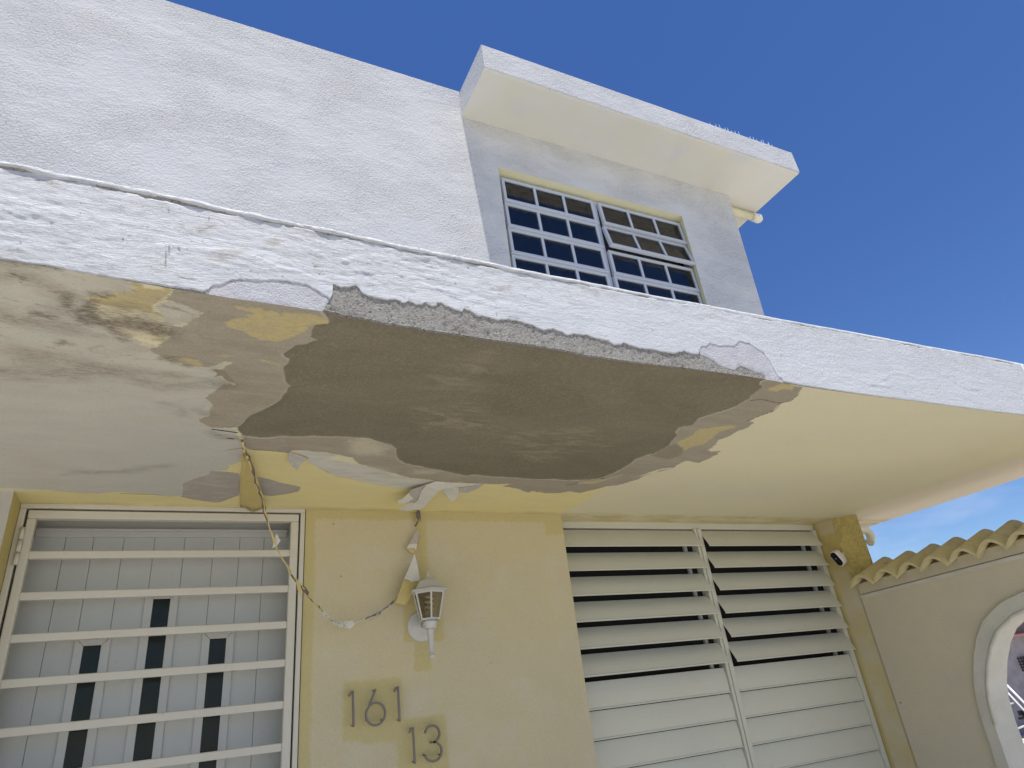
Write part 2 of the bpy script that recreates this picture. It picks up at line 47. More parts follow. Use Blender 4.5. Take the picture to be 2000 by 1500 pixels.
STRAND_FLAKES=[('dark_twist',[(0.9795,2.925,2.4448),(0.9933,2.925,2.4451),(0.995,2.925,2.4181),(0.9951,2.925,2.3884),(0.9885,2.925,2.4091),(0.9846,2.925,2.3913),(0.9698,2.925,2.3646),(0.9626,2.925,2.3704),(0.9803,2.925,2.3971),(0.9721,2.925,2.4148),(0.9714,2.925,2.4327)],'d'),('speckled_flake',[(0.9776,2.925,2.3515),(0.982,2.925,2.3355),(0.9752,2.925,2.2864),(0.9689,2.925,2.2793),(0.9364,2.925,2.2794),(0.9338,2.925,2.2865),(0.9559,2.925,2.3209)],'g'),('white_flake',[(0.9312,2.922,2.2829),(0.9726,2.922,2.2842),(0.9693,2.922,2.2757),(0.9643,2.922,2.2516),(0.9569,2.922,2.2635),(0.9202,2.922,2.2637)],'w'),('yellow_flake',[(0.9233,2.932,2.2641),(0.9645,2.932,2.2639),(0.9582,2.932,2.2399),(0.9459,2.932,2.2428)],'y'),('white_flake',[(0.943,2.885,2.2283),(0.9293,2.885,2.1964),(0.9063,2.885,2.1469),(0.8915,2.885,2.1194),(0.9085,2.885,2.1147),(0.922,2.885,2.1055),(0.9394,2.885,2.1074),(0.957,2.885,2.1096),(0.9656,2.885,2.1153),(0.9603,2.885,2.1425),(0.9522,2.885,2.1961)],'w'),('yellow_flake',[(0.8942,2.9,2.1158),(0.9063,2.9,2.1178),(0.9268,2.9,2.1091),(0.9655,2.9,2.1137),(0.9435,2.9,2.0932),(0.9281,2.9,2.0579),(0.9186,2.9,2.0357),(0.8971,2.9,2.0111),(0.8535,2.9,2.0191),(0.8664,2.9,2.0536)],'y'),('white_flake',[(0.6232,2.892,1.9473),(0.6337,2.892,1.9569),(0.6486,2.892,1.9521),(0.6635,2.892,1.9575),(0.6741,2.892,1.9386),(0.655,2.892,1.9234),(0.6338,2.892,1.9285)],'w'),('white_flake',[(0.2963,2.49,2.2145),(0.3117,2.49,2.1883),(0.3003,2.49,2.1697),(0.2849,2.49,2.1605),(0.2887,2.49,2.1901)],'w'),('yellow_flake',[(0.3836,2.58,2.074),(0.399,2.58,2.0513),(0.4081,2.58,1.996),(0.3907,2.58,2.0294)],'y'),('dark_flake',[(0.4091,2.62,2.0552),(0.4242,2.62,2.0473),(0.4398,2.62,2.0262),(0.4363,2.62,2.0151),(0.4173,2.62,2.0288)],'d')]
PEELS=[('white torn paint finger curling off the canopy underside above the strand',[(0.9262,2.4986,2.4436),(0.8988,2.5305,2.4403),(0.8408,2.5962,2.4329),(0.841,2.607,2.425),(0.823,2.657,2.4104),(0.8022,2.6516,2.4054),(0.8167,2.6923,2.4006),(0.8539,2.6692,2.4054),(0.8631,2.6711,2.4104),(0.8917,2.6453,2.4252),(0.8874,2.5461,2.4364)],'w'),('grey shaded paint flap between two white torn fingers',[(0.8359,2.5815,2.4268),(0.8841,2.5363,2.4344),(0.8879,2.574,2.4267),(0.9064,2.6926,2.4155),(0.8932,2.705,2.4106),(0.8699,2.6978,2.4106)],'g'),('broad white paint flap drooping to the top of the hanging strand',[(0.9267,2.5001,2.4436),(0.8885,2.5256,2.4323),(0.8859,2.5765,2.4247),(0.8986,2.6686,2.4133),(0.8922,2.7018,2.4096),(0.8525,2.7012,2.4006),(0.8371,2.7341,2.3959),(0.8447,2.7599,2.3941),(0.8842,2.7687,2.3961),(0.9271,2.7592,2.3998),(0.9461,2.764,2.4016),(0.9531,2.7228,2.4091),(0.9552,2.635,2.4182),(0.9661,2.5678,2.4273),(1.01,2.5478,2.4346),(1.0744,2.5218,2.4394),(1.1555,2.5071,2.4423),(1.083,2.507,2.4422),(1.0112,2.5044,2.4421),(0.9707,2.5079,2.4425)],'w'),('grey triangular paint flap hanging over the yellow band near the gate',[(0.2979,2.2636,2.4464),(0.3184,2.275,2.4462),(0.3712,2.3112,2.4432),(0.3587,2.3256,2.436),(0.3462,2.3391,2.4261),(0.343,2.371,2.4162),(0.3139,2.3379,2.4264),(0.2987,2.2964,2.4404)],'g'),('pale grey pointed paint flap right of the broad white flap',[(0.9933,2.6148,2.4434),(1.0284,2.6537,2.4339),(1.058,2.6887,2.4223),(1.0746,2.6982,2.4185),(1.0784,2.6359,2.4297),(1.0533,2.5625,2.4408),(1.0179,2.5765,2.443)],'w'),('speckled grey paint scrap beside the pale pointed flap',[(1.058,2.5721,2.443),(1.1517,2.5095,2.4423),(1.1389,2.5538,2.4368),(1.1079,2.6093,2.4314),(1.071,2.6048,2.4314)],'g')]
YFLAP=[[(0.1493,2.3122,2.4484),(0.1534,2.2508,2.428)],[(0.1518,2.3448,2.4483),(0.1625,2.2866,2.428)],[(0.1542,2.3774,2.4483),(0.1717,2.3225,2.428)],[(0.1567,2.41,2.4482),(0.1808,2.3583,2.428)],[(0.1589,2.4498,2.4481),(0.1911,2.4048,2.428)],[(0.1611,2.4921,2.448),(0.2017,2.4549,2.428)],[(0.1632,2.5344,2.4479),(0.2124,2.505,2.428)],[(0.1658,2.5788,2.4478),(0.2227,2.5543,2.428)],[(0.1688,2.6252,2.4477),(0.2326,2.603,2.428)],[(0.1718,2.6717,2.4476),(0.2425,2.6517,2.428)],[(0.1758,2.7237,2.4475),(0.2532,2.7041,2.428)],[(0.1831,2.7923,2.4473),(0.266,2.7675,2.428)],[(0.1903,2.8609,2.4472),(0.2788,2.8309,2.428)],[(0.1976,2.9295,2.4471),(0.2916,2.8943,2.428)]]
# ---------------------------------------------------------------- numeric helpers
def _hash(ix,iy,seed):
    n=(ix.astype(np.int64)*374761393+iy.astype(np.int64)*668265263+seed*982451653)&0xffffffff
    n=((n^(n>>13))*1274126177)&0xffffffff
    return ((n^(n>>16))&0xffff)/65535.0
def vnoise(x,y,seed=0):
    ix=np.floor(x);iy=np.floor(y);fx=x-ix;fy=y-iy
    fx=fx*fx*(3-2*fx);fy=fy*fy*(3-2*fy)
    a=_hash(ix,iy,seed);b=_hash(ix+1,iy,seed);c=_hash(ix,iy+1,seed);d=_hash(ix+1,iy+1,seed)
    return (a*(1-fx)+b*fx)*(1-fy)+(c*(1-fx)+d*fx)*fy-.5
def fnoise(x,y,seed=0,oct=3):
    s=0;a=1
    for i in range(oct): s=s+a*vnoise(x*2**i,y*2**i,seed+17*i);a*=.5
    return s
def seg_dist(px,py,pts,closed,cap=.12):
    """distance to a polyline (and inside test for a polygon) for grid points"""
    d=np.full(px.shape,cap); ins=np.zeros(px.shape,bool)
    P=np.array(pts,float); n=len(P)
    sel0=(px>P[:,0].min()-cap)&(px<P[:,0].max()+cap)
    for i in range(n if closed else n-1):
        a=P[i];b=P[(i+1)%n]
        if closed:
            if a[1]!=b[1]:
                c=((a[1]>py)!=(b[1]>py))
                xi=(b[0]-a[0])*(py-a[1])/(b[1]-a[1])+a[0]
                ins^=c&(px<xi)
        s=sel0&(px>min(a[0],b[0])-cap)&(px<max(a[0],b[0])+cap)&(py>min(a[1],b[1])-cap)&(py<max(a[1],b[1])+cap)
        if not s.any(): continue
        x=px[s];y=py[s];e=b-a;L=e@e+1e-12
        t=np.clip(((x-a[0])*e[0]+(y-a[1])*e[1])/L,0,1)
        dd=np.hypot(x-a[0]-t*e[0],y-a[1]-t*e[1])
        d[s]=np.minimum(d[s],dd)
    return np.where(ins,d,-d) if closed else d
def sdf_union(px,py,polys):
    r=np.full(px.shape,-.12)
    for p in polys: r=np.maximum(r,seg_dist(px,py,p,True))
    return r
def stroke(px,py,strokes):
    r=np.full(px.shape,-.12)
    for p,w in strokes: r=np.maximum(r,w-seg_dist(px,py,p,False))
    return r
# ---------------------------------------------------------------- object helpers
def link(o,parent=None):
    COL.objects.link(o)
    if parent is not None:
        o.parent=parent;o.matrix_parent_inverse=Matrix.Translation(parent.location).inverted()
    return o
def recentre(o):
    """origin of a one-mesh thing to its middle"""
    c=sum((v.co for v in o.data.vertices),Vector())/len(o.data.vertices)
    o.data.transform(Matrix.Translation(-c));o.location=c
    return o
def empty(name,label,cat,loc=(0,0,0),group=None):
    o=bpy.data.objects.new(name,None); o.location=loc; o.empty_display_size=.1
    o['label']=label;o['category']=cat
    if group:o['group']=group
    return link(o)
def tag(o,label,cat,group=None):
    o['label']=label;o['category']=cat
    if group:o['group']=group
    return o
class MB:
    def __init__(s): s.v=[];s.f=[]
    def add(s,v,f):
        n=len(s.v); s.v+=[tuple(map(float,q)) for q in v]; s.f+=[tuple(i+n for i in q) for q in f]; return s
    def box(s,x0,x1,y0,y1,z0,z1):
        return s.add([(x0,y0,z0),(x1,y0,z0),(x1,y1,z0),(x0,y1,z0),(x0,y0,z1),(x1,y0,z1),(x1,y1,z1),(x0,y1,z1)],
          [(3,2,1,0),(4,5,6,7),(0,1,5,4),(1,2,6,5),(2,3,7,6),(3,0,4,7)])
    def hexa(s,a,b):   # two quads, a below/front and b above/back
        return s.add(list(a)+list(b),[(3,2,1,0),(4,5,6,7),(0,1,5,4),(1,2,6,5),(2,3,7,6),(3,0,4,7)])
    def prism(s,poly,off):
        n=len(poly);o=Vector(off);v=[Vector(p) for p in poly]
        return s.add([*v,*[p+o for p in v]],[tuple(range(n))[::-1],tuple(range(n,2*n))]+[(i,(i+1)%n,n+(i+1)%n,n+i) for i in range(n)])
    def tube(s,path,r,n=10,closed=False,cap=True):
        P=[Vector(p) for p in path];m=len(P);rr=r if hasattr(r,'__len__') else [r]*m;vv=[];up=None
        for i in range(m):
            a=P[i-1] if (i>0 or closed) else P[i];b=P[(i+1)%m] if (i<m-1 or closed) else P[i]
            t=(b-a).normalized()
            if up is None: up=Vector((0,0,1)) if abs(t.z)<.9 else Vector((1,0,0))
            u=(up-t*up.dot(t)).normalized();w=t.cross(u);up=u
            vv+=[P[i]+(u*math.cos(2*math.pi*k/n)+w*math.sin(2*math.pi*k/n))*rr[i] for k in range(n)]
        f=[]
        for i in range(m if closed else m-1):
            j=(i+1)%m
            f+=[(i*n+k,i*n+(k+1)%n,j*n+(k+1)%n,j*n+k) for k in range(n)]
        if cap and not closed: f+=[tuple(range(n))[::-1],tuple(range((m-1)*n,m*n))]
        return s.add(vv,f)
    def lathe(s,prof,c,n=20,axis='z'):
        vv=[];m=len(prof)
        for r,h in prof:
            for k in range(n):
                a=2*math.pi*k/n;x=r*math.cos(a);y=r*math.sin(a)
                vv.append((c[0]+x,c[1]+y,c[2]+h) if axis=='z' else (c[0]+x,c[1]-h,c[2]+y))
        f=[(i*n+k,i*n+(k+1)%n,(i+1)*n+(k+1)%n,(i+1)*n+k) for i in range(m-1) for k in range(n)]
        f+=[tuple(range(n))[::-1],tuple(range((m-1)*n,m*n))]
        return s.add(vv,f)
    def build(s,name,mat,parent=None,bevel=0,smooth=False,fix=True,seg=2):
        me=bpy.data.meshes.new(name);me.from_pydata(s.v,[],s.f);me.update()
        if fix:
            bm=bmesh.new();bm.from_mesh(me);bmesh.ops.recalc_face_normals(bm,faces=bm.faces);bm.to_mesh(me);bm.free()
        for q in (mat if isinstance(mat,(list,tuple)) else [mat]): me.materials.append(q)
        o=bpy.data.objects.new(name,me);link(o,parent)
        if smooth:
            for p in me.polygons:p.use_smooth=True
        if bevel:
            b=o.modifiers.new('bevel','BEVEL');b.width=bevel;b.segments=seg;b.limit_method='ANGLE';b.angle_limit=R(40)
        return o
def grid_obj(name,X,mat,parent=None,attrs=None,smooth=True,flip=False):
    """X: (ny,nx,3) vertex grid"""
    ny,nx,_=X.shape
    me=bpy.data.meshes.new(name)
    idx=np.arange(ny*nx).reshape(ny,nx)
    q=np.stack([idx[:-1,:-1],idx[:-1,1:],idx[1:,1:],idx[1:,:-1]],-1).reshape(-1,4)
    if flip:q=q[:,::-1]
    me.vertices.add(ny*nx);me.vertices.foreach_set('co',np.ascontiguousarray(X,dtype=np.float32).ravel())
    nf=len(q);me.loops.add(nf*4);me.loops.foreach_set('vertex_index',np.ascontiguousarray(q,dtype=np.int32).ravel())
    me.polygons.add(nf);me.polygons.foreach_set('loop_start',np.arange(0,nf*4,4,dtype=np.int32));me.polygons.foreach_set('loop_total',np.full(nf,4,np.int32))
    me.update(calc_edges=True)
    if smooth: me.polygons.foreach_set('use_smooth',np.ones(nf,bool))
    for k,a in (attrs or {}).items():
        at=me.attributes.new(k,'FLOAT','POINT');at.data.foreach_set('value',np.ascontiguousarray(a,dtype=np.float32).ravel())
    me.validate();me.materials.append(mat)
    o=bpy.data.objects.new(name,me);link(o,parent)
    return o
# ---------------------------------------------------------------- material helpers
class NT:
    def __init__(s,name,rough=.85,spec=.25):
        s.m=bpy.data.materials.new(name);s.m.use_nodes=True;s.n=s.m.node_tree.nodes;s.l=s.m.node_tree.links
        s.b=s.n['Principled BSDF'];s.b.inputs['Roughness'].default_value=rough;s.b.inputs['Specular IOR Level'].default_value=spec
        s.tc=s.n.new('ShaderNodeNewGeometry').outputs['Position']
    def set(s,sock,v):
        if isinstance(v,bpy.types.NodeSocket): s.l.new(v,sock)
        elif isinstance(v,(tuple,list)) and len(v)==3 and sock.type=='RGBA': sock.default_value=(*v,1)
        else: sock.default_value=v
    def vec(s,scale):
        k=s.n.new('ShaderNodeMapping');s.l.new(s.tc,k.inputs[0]);k.inputs['Scale'].default_value=scale if hasattr(scale,'__len__') else (scale,)*3
        return k.outputs[0]
    def noise(s,scale,detail=3,rough=.55,stretch=(1,1,1),dist=0):
        k=s.n.new('ShaderNodeTexNoise');s.l.new(s.vec(stretch),k.inputs['Vector']);k.inputs['Scale'].default_value=scale
        k.inputs['Detail'].default_value=detail;k.inputs['Roughness'].default_value=rough;k.inputs['Distortion'].default_value=dist
        return k.outputs['Fac']
    def voro(s,scale,feature='F1',stretch=(1,1,1)):
        k=s.n.new('ShaderNodeTexVoronoi');k.feature=feature;s.l.new(s.vec(stretch),k.inputs['Vector']);k.inputs['Scale'].default_value=scale
        return k.outputs['Distance']
    def attr(s,name):
        k=s.n.new('ShaderNodeAttribute');k.attribute_name=name;return k.outputs['Fac']
    def ma(s,op,a,b=0.,c=0.,clamp=False):
        k=s.n.new('ShaderNodeMath');k.operation=op;k.use_clamp=clamp
        for i,v in enumerate((a,b,c)): s.set(k.inputs[i],v)
        return k.outputs[0]
    def rng(s,v,a,b,c=0.,d=1.,smooth=False):
        k=s.n.new('ShaderNodeMapRange');k.interpolation_type='SMOOTHSTEP' if smooth else 'LINEAR'
        for i,q in zip((0,1,2,3,4),(v,a,b,c,d)): s.set(k.inputs[i],q)
        return k.outputs[0]
    def mix(s,f,a,b,mode='MIX'):
        k=s.n.new('ShaderNodeMix');k.data_type='RGBA';k.blend_type=mode
        s.set(k.inputs[0],f);s.set(k.inputs[6],a);s.set(k.inputs[7],b);return k.outputs[2]
    def mask(s,at,amp,w,noise):   # soft step of a signed distance roughened by noise
        v=s.ma('MULTIPLY_ADD',s.ma('SUBTRACT',noise,.5),amp,s.attr(at))
        return s.rng(v,-w,w,0,1,True)
    def bump(s,h,strength=.5,dist=.01,normal=None):
        k=s.n.new('ShaderNodeBump');s.set(k.inputs['Height'],h);k.inputs['Strength'].default_value=strength;k.inputs['Distance'].default_value=dist
        if normal is not None:s.l.new(normal,k.inputs['Normal'])
        return k.outputs[0]
    def out(s,col,normal=None,rough=None):
        s.set(s.b.inputs['Base Color'],col)
        if normal is not None:s.l.new(normal,s.b.inputs['Normal'])
        if rough is not None:s.set(s.b.inputs['Roughness'],rough)
        return s.m
def simple(name,col,rough=.5,spec=.4,var=.12,metal=0,bump=.0,nscale=9):
    k=NT(name,rough,spec);k.b.inputs['Metallic'].default_value=metal
    n=k.noise(nscale,5,.6);d=tuple(c*(1-var) for c in col);u=tuple(min(1,c*(1+var)) for c in col)
    nm=k.bump(k.noise(160,3),bump,.002) if bump else None
    cc_=k.mix(n,d,u)
    if col[0]>.4: cc_=k.mix(k.rng(k.noise(33,6,.8),.60,.72,0,.4),cc_,tuple(c*.55 for c in col));cc_=k.mix(k.rng(k.noise(47,3,.6),.74,.765,0,.75),cc_,(.16,.11,.07))
    return k.out(cc_,nm,k.rng(k.noise(30,3),.3,.7,rough-.08,rough+.08))
# ---- white sunlit stucco (upper wall, roof slab)
def stucco(name,base,dark,gs=95,bs=.55,bd=.006):
    k=NT(name,.9,.15)
    big=k.noise(1.6,5,.6,(1,1,1.6));mid=k.noise(7,4,.6,(1,1,2.2))
    col=k.mix(k.rng(big,.36,.66),base,dark);col=k.mix(k.rng(mid,.52,.75,0,.45),col,tuple(c*.86 for c in base))
    col=k.mix(k.rng(k.noise(3.1,3),.5,.7,0,.16),col,(.66,.63,.56))
    g=k.noise(gs,3,.6);sm=k.rng(k.noise(2.3,3,.6,(1,1,1.5)),.38,.62,.25,1.)
    speck=k.rng(k.noise(gs*.75,3,.6),.60,.70,0,.5);col=k.mix(k.ma('MULTIPLY',speck,sm),col,tuple(c*.45 for c in base))
    h=k.ma('MULTIPLY',g,sm);h=k.ma('ADD',h,k.ma('MULTIPLY',k.noise(24,5,.65,(1,1,2.2)),.24))
    return k.out(col,k.bump(h,bs,bd))
M_STUCCO=stucco('white_stucco',(.61,.61,.60),(.565,.567,.565),84,1.0,.017)
M_ROOF=stucco('white_roof_stucco',(.60,.605,.605),(.52,.527,.533),76,1.0,.017)
# ---- fascia paint: thick brushed white coating, relief is in the mesh
def fascia_paint():
    k=NT('white_fascia_coating',.6,.35)
    big=k.noise(2.2,5,.6,(1,1,3));dirt=k.noise(5,6,.7,(1,1,3.5),.6)
    col=k.mix(k.rng(big,.4,.65),(.65,.662,.667),(.59,.605,.615))
    col=k.mix(k.rng(dirt,.56,.78,0,.55),col,(.50,.475,.42))
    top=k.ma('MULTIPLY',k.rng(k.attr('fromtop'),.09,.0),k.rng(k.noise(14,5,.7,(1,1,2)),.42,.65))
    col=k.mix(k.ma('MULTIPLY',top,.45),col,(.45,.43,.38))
    sp=k.rng(k.noise(70,2,.5,(1,1,.6)),.715,.76,0,.7);col=k.mix(sp,col,(.22,.20,.17))
    cf=k.rng(k.attr('crackf'),-.0012,.0012);col=k.mix(k.ma('MULTIPLY',cf,.85),col,(.16,.15,.14))  # cracks, and the painted shade of the slot under the lip
    dr=k.rng(k.attr('dripf'),-.0012,.0010);col=k.mix(k.ma('MULTIPLY',dr,.75),col,(.19,.165,.14))
    st=k.ma('MULTIPLY',k.rng(k.ma('MULTIPLY_ADD',k.ma('SUBTRACT',k.noise(45,5,.75),.5),.06,k.attr('stainf')),-.006,.012),.55);col=k.mix(st,col,(.40,.36,.30))
    X=k.n.new('ShaderNodeSeparateXYZ');k.l.new(k.tc,X.inputs[0]);fx=k.rng(X.outputs['X'],.5,1.5)
    ani=k.ma('ADD',k.noise(150,5,.7,(.55,1,1.7)),k.ma('MULTIPLY',k.noise(42,6,.72,(.4,1,2.2),.4),1.1))
    iso=k.ma('ADD',k.noise(135,4,.7),k.ma('MULTIPLY',k.noise(30,6,.7,(.6,1,1.4),.8),.6))
    h=k.ma('ADD',k.ma('MULTIPLY',ani,k.ma('SUBTRACT',1.,fx)),k.ma('MULTIPLY',iso,k.ma('MULTIPLY',fx,1.15)))
    h=k.ma('ADD',h,k.ma('MULTIPLY',k.rng(k.noise(17,6,.7,(.5,1,2.2),.8),.48,.52),k.ma('MULTIPLY_ADD',fx,-.22,.4)))
    return k.out(col,k.bump(h,.8,.005))
M_FASCIA=fascia_paint()
def fascia_base():
    k=NT('bare_fascia_stucco',.95,.1)
    g=k.noise(210,2,.6);n=k.noise(150,3,.6)
    col=k.mix(k.rng(k.noise(8,4),.35,.65),(.44,.42,.375),(.37,.35,.31));col=k.mix(k.rng(n,.52,.66,0,.75),col,(.17,.155,.135))
    fl=k.mask('flake',.008,.0015,k.noise(60,3))
    fc=k.mix(k.rng(k.noise(20,5,.6,(1,1,2)),.4,.7),(.56,.56,.57),(.47,.46,.47));fc=k.mix(k.rng(k.noise(9,3),.55,.7,0,.5),fc,(.68,.60,.57))
    col=k.mix(fl,col,fc)
    amp=k.ma('MULTIPLY_ADD',fl,-.62,1.0)
    h=k.ma('MULTIPLY',k.ma('ADD',g,k.ma('MULTIPLY',n,.8)),amp)
    h=k.ma('ADD',h,k.ma('MULTIPLY',fl,.5))
    return k.out(col,k.bump(h,1.,.010))
M_FBASE=fascia_base()
# ---- soffit: layers of paint, filler and cement
def soffit():
    k=NT('layered_soffit_paint',.9,.15)
    n1=k.ma('MULTIPLY_ADD',k.noise(42,6,.75,(.6,1.4,1)),.6,k.ma('MULTIPLY',k.noise(140,4,.7,(.7,1.3,1)),.4));n2=k.noise(9,5,.62,(.6,1.5,1));n3=k.noise(110,4,.7,(.5,1.6,1));big=k.noise(1.3,4,.55,(.6,1.4,1));fine=k.noise(240,2,.5)
    streak=k.noise(24,5,.65,(.18,2.2,1))
    # base cream emulsion (right)
    cream=k.mix(k.rng(big,.35,.65),(.72,.665,.45),(.68,.635,.45))
    cream=k.mix(k.rng(n2,.5,.72,0,.5),cream,(.70,.66,.52))
    cream=k.mix(k.rng(streak,.56,.75,0,.35),cream,(.68,.61,.37))
    cream=k.mix(k.attr('pink'),cream,(.74,.66,.53))  # pinkish paint, with light from beyond the pier put into its colour
    col=cream
    yel=k.mix(k.rng(n2,.35,.65),(.755,.665,.315),(.71,.63,.33));yel=k.mix(k.rng(n3,.62,.75,0,.5),yel,(.42,.35,.19))
    m_yb=k.mask('yband',.02,.006,n1);col=k.mix(m_yb,col,yel)
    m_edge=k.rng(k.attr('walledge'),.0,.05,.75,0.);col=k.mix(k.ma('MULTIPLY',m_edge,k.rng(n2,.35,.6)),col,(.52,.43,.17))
    tan=k.mix(k.rng(n2,.34,.68),(.385,.345,.275),(.32,.285,.222));tan=k.mix(k.rng(streak,.5,.72,0,.55),tan,(.43,.395,.325));tan=k.mix(k.rng(big,.45,.7,0,.5),tan,(.30,.265,.205))
    m_tan=k.mask('tan',.06,.003,n1);col=k.mix(m_tan,col,tan)
    col=k.mix(k.mask('pale',.12,.03,n3),col,(.52,.48,.36))
    off=k.mix(k.rng(n2,.35,.66),(.565,.55,.465),(.51,.50,.43));off=k.mix(k.rng(k.noise(4,4,.6,(.6,1.5,1)),.5,.72,0,.55),off,(.54,.48,.39));off=k.mix(k.attr('blue'),off,(.47,.475,.445))
    m_off=k.mask('off',.07,.003,n1)
    belt=k.mix(k.rng(k.noise(20,6,.7,(.4,1.6,1)),.45,.68),(.61,.60,.53),(.50,.475,.40))
    m_belt=k.mask('belt',.05,.006,k.noise(34,6,.78,(.45,1.6,1)))
    gb=k.mix(k.rng(k.noise(16,6,.7,(.6,1.3,1)),.48,.7),(.385,.35,.30),(.46,.44,.395));m_gb=k.mask('greyb',.008,.002,n1)
    col=k.mix(m_off,col,off);col=k.mix(m_belt,col,belt);col=k.mix(m_gb,col,gb)
    ym=k.mask('ypat',.05,.004,n1);yp=k.mix(k.rng(n3,.42,.66,.1,.8),(.56,.475,.225),(.40,.345,.215));yp=k.mix(k.rng(n2,.5,.7,0,.6),yp,(.45,.39,.25));col=k.mix(ym,col,yp)
    sm=k.ma('MULTIPLY',k.mask('smear',.10,.03,n2),k.rng(n3,.36,.62,.25,.95));col=k.mix(k.ma('MULTIPLY',sm,.75),col,(.215,.19,.15))
    mo=k.mask('mould',.075,.014,k.ma('MULTIPLY_ADD',n3,.5,k.ma('MULTIPLY',n1,.5)));mo=k.ma('MULTIPLY',mo,k.rng(n3,.34,.6,.5,.9));col=k.mix(mo,col,(.17,.14,.105))
    blot=k.noise(15,6,.75,(.6,1.4,1),.5);lf=k.attr('left');col=k.mix(k.ma('MULTIPLY',lf,k.rng(blot,.5,.66,0,.55)),col,(.42,.365,.30));col=k.mix(k.ma('MULTIPLY',lf,k.rng(k.noise(21,6,.78,(.6,1.4,1),.8),.56,.68,0,.7)),col,(.26,.225,.175))
    sp2=k.ma('MULTIPLY',k.rng(k.noise(62,3,.6,(.7,1.3,1)),.66,.72),k.ma('MULTIPLY',k.rng(k.attr('left'),0,1),.6));col=k.mix(sp2,col,(.2,.17,.13))
    mid=k.mix(n2,(.295,.26,.19),(.275,.24,.175));m_mid=k.mask('mid',.006,.003,n1);col=k.mix(m_mid,col,mid)
    dk=k.mix(k.rng(k.noise(3.5,6,.66,(.7,1.2,1),.8),.35,.66),(.168,.147,.10),(.212,.188,.134))
    dk=k.mix(k.ma('MULTIPLY',k.mask('dust',.16,.05,n2),k.rng(k.noise(11,6,.72,(.45,1.5,1),1.6),.45,.66,0,.9)),dk,(.30,.265,.19))
    dk=k.mix(k.rng(n3,.64,.76,0,.35),dk,(.26,.23,.165))
    dk=k.mix(k.rng(k.noise(58,6,.8),.5,.68,0,.4),dk,(.27,.243,.18));dk=k.mix(k.rng(k.noise(75,5,.8),.52,.7,0,.32),dk,(.105,.09,.062))
    m_dk=k.mask('dark',.02,.0022,n1);col=k.mix(m_dk,col,dk)
    rim=k.ma('SUBTRACT',k.rng(k.ma('MULTIPLY_ADD',k.ma('SUBTRACT',n1,.5),.02,k.attr('dark')),-.011,-.003),m_dk,0.,True);col=k.mix(k.ma('MULTIPLY',rim,k.rng(n2,.42,.6,0,.55)),col,(.54,.50,.42))
    grain=k.noise(150,6,.85);col=k.mix(k.rng(grain,.38,.5,.16,0),col,k.mix(.5,col,(.05,.045,.04)));col=k.mix(k.rng(grain,.5,.64,0,.16),col,(.72,.68,.56))
    cr=k.mask('crack',.003,.0012,n1);col=k.mix(cr,col,(.075,.062,.05))  # cracks, plus thin shade lines painted along the paint layer edges
    h=k.ma('ADD',k.ma('MULTIPLY',m_off,.5),k.ma('MULTIPLY',k.ma('ADD',m_tan,m_belt),.35))
    h=k.ma('ADD',h,k.ma('MULTIPLY',m_dk,-.7));h=k.ma('ADD',h,k.ma('MULTIPLY',cr,-1.))
    h=k.ma('ADD',h,k.ma('MULTIPLY',fine,.22));h=k.ma('ADD',h,k.ma('MULTIPLY',n2,.5))
    return k.out(col,k.bump(h,.5,.004))
M_SOFFIT=soffit()
def cream_wall():
    k=NT('cream_wall_paint',.88,.2)
    n1=k.noise(40,6,.7,(1,1,.8));n2=k.noise(7,5,.6);n3=k.noise(120,3,.6)
    c=k.mix(k.rng(k.noise(2,4),.35,.65),(.545,.48,.305),(.515,.46,.305));c=k.mix(k.rng(n2,.5,.7,0,.4),c,(.56,.52,.42))
    c=k.mix(k.rng(k.noise(3,3,.5),.55,.75,0,.5),c,(.57,.48,.29))
    c=k.mix(k.ma('MULTIPLY',k.mask('yel',.05,.008,k.noise(22,6,.75)),.85),c,(.49,.42,.19))
    gr=k.noise(150,6,.85);c=k.mix(k.rng(gr,.36,.5,.22,0),c,(.36,.31,.19));c=k.mix(k.rng(gr,.5,.64,0,.18),c,(.66,.60,.44));c=k.mix(k.rng(k.noise(30,2,.5),.785,.80,0,.7),c,(.2,.16,.1))
    h=k.ma('ADD',k.ma('MULTIPLY',n3,.6),n2)
    return k.out(c,k.bump(h,.6,.005))
M_WALL=cream_wall()
def yellow_plain(name,c1,c2,rough_plaster=0.):
    k=NT(name,.9,.15)
    n=k.noise(7,5,.6);c=k.mix(k.rng(n,.35,.65),c1,c2)
    h=k.noise(110,3,.6)
    if rough_plaster:
        pit=k.rng(k.noise(95,4,.75),.53,.68);c=k.mix(k.ma('MULTIPLY',pit,.6),c,(.24,.19,.07));h=k.ma('SUBTRACT',h,k.ma('MULTIPLY',pit,2.2))
    return k.out(c,k.bump(h,.5,.005))
M_GREYWALL=stucco('rough_grey_white_render',(.46,.445,.39),(.40,.385,.33),110,.9,.006)
M_YELLOW=yellow_plain('yellow_paint',(.54,.44,.17),(.50,.42,.19))
M_YROUGH=yellow_plain('pitted_yellow_plaster',(.53,.44,.16),(.46,.38,.15),1.)
M_PIER=None
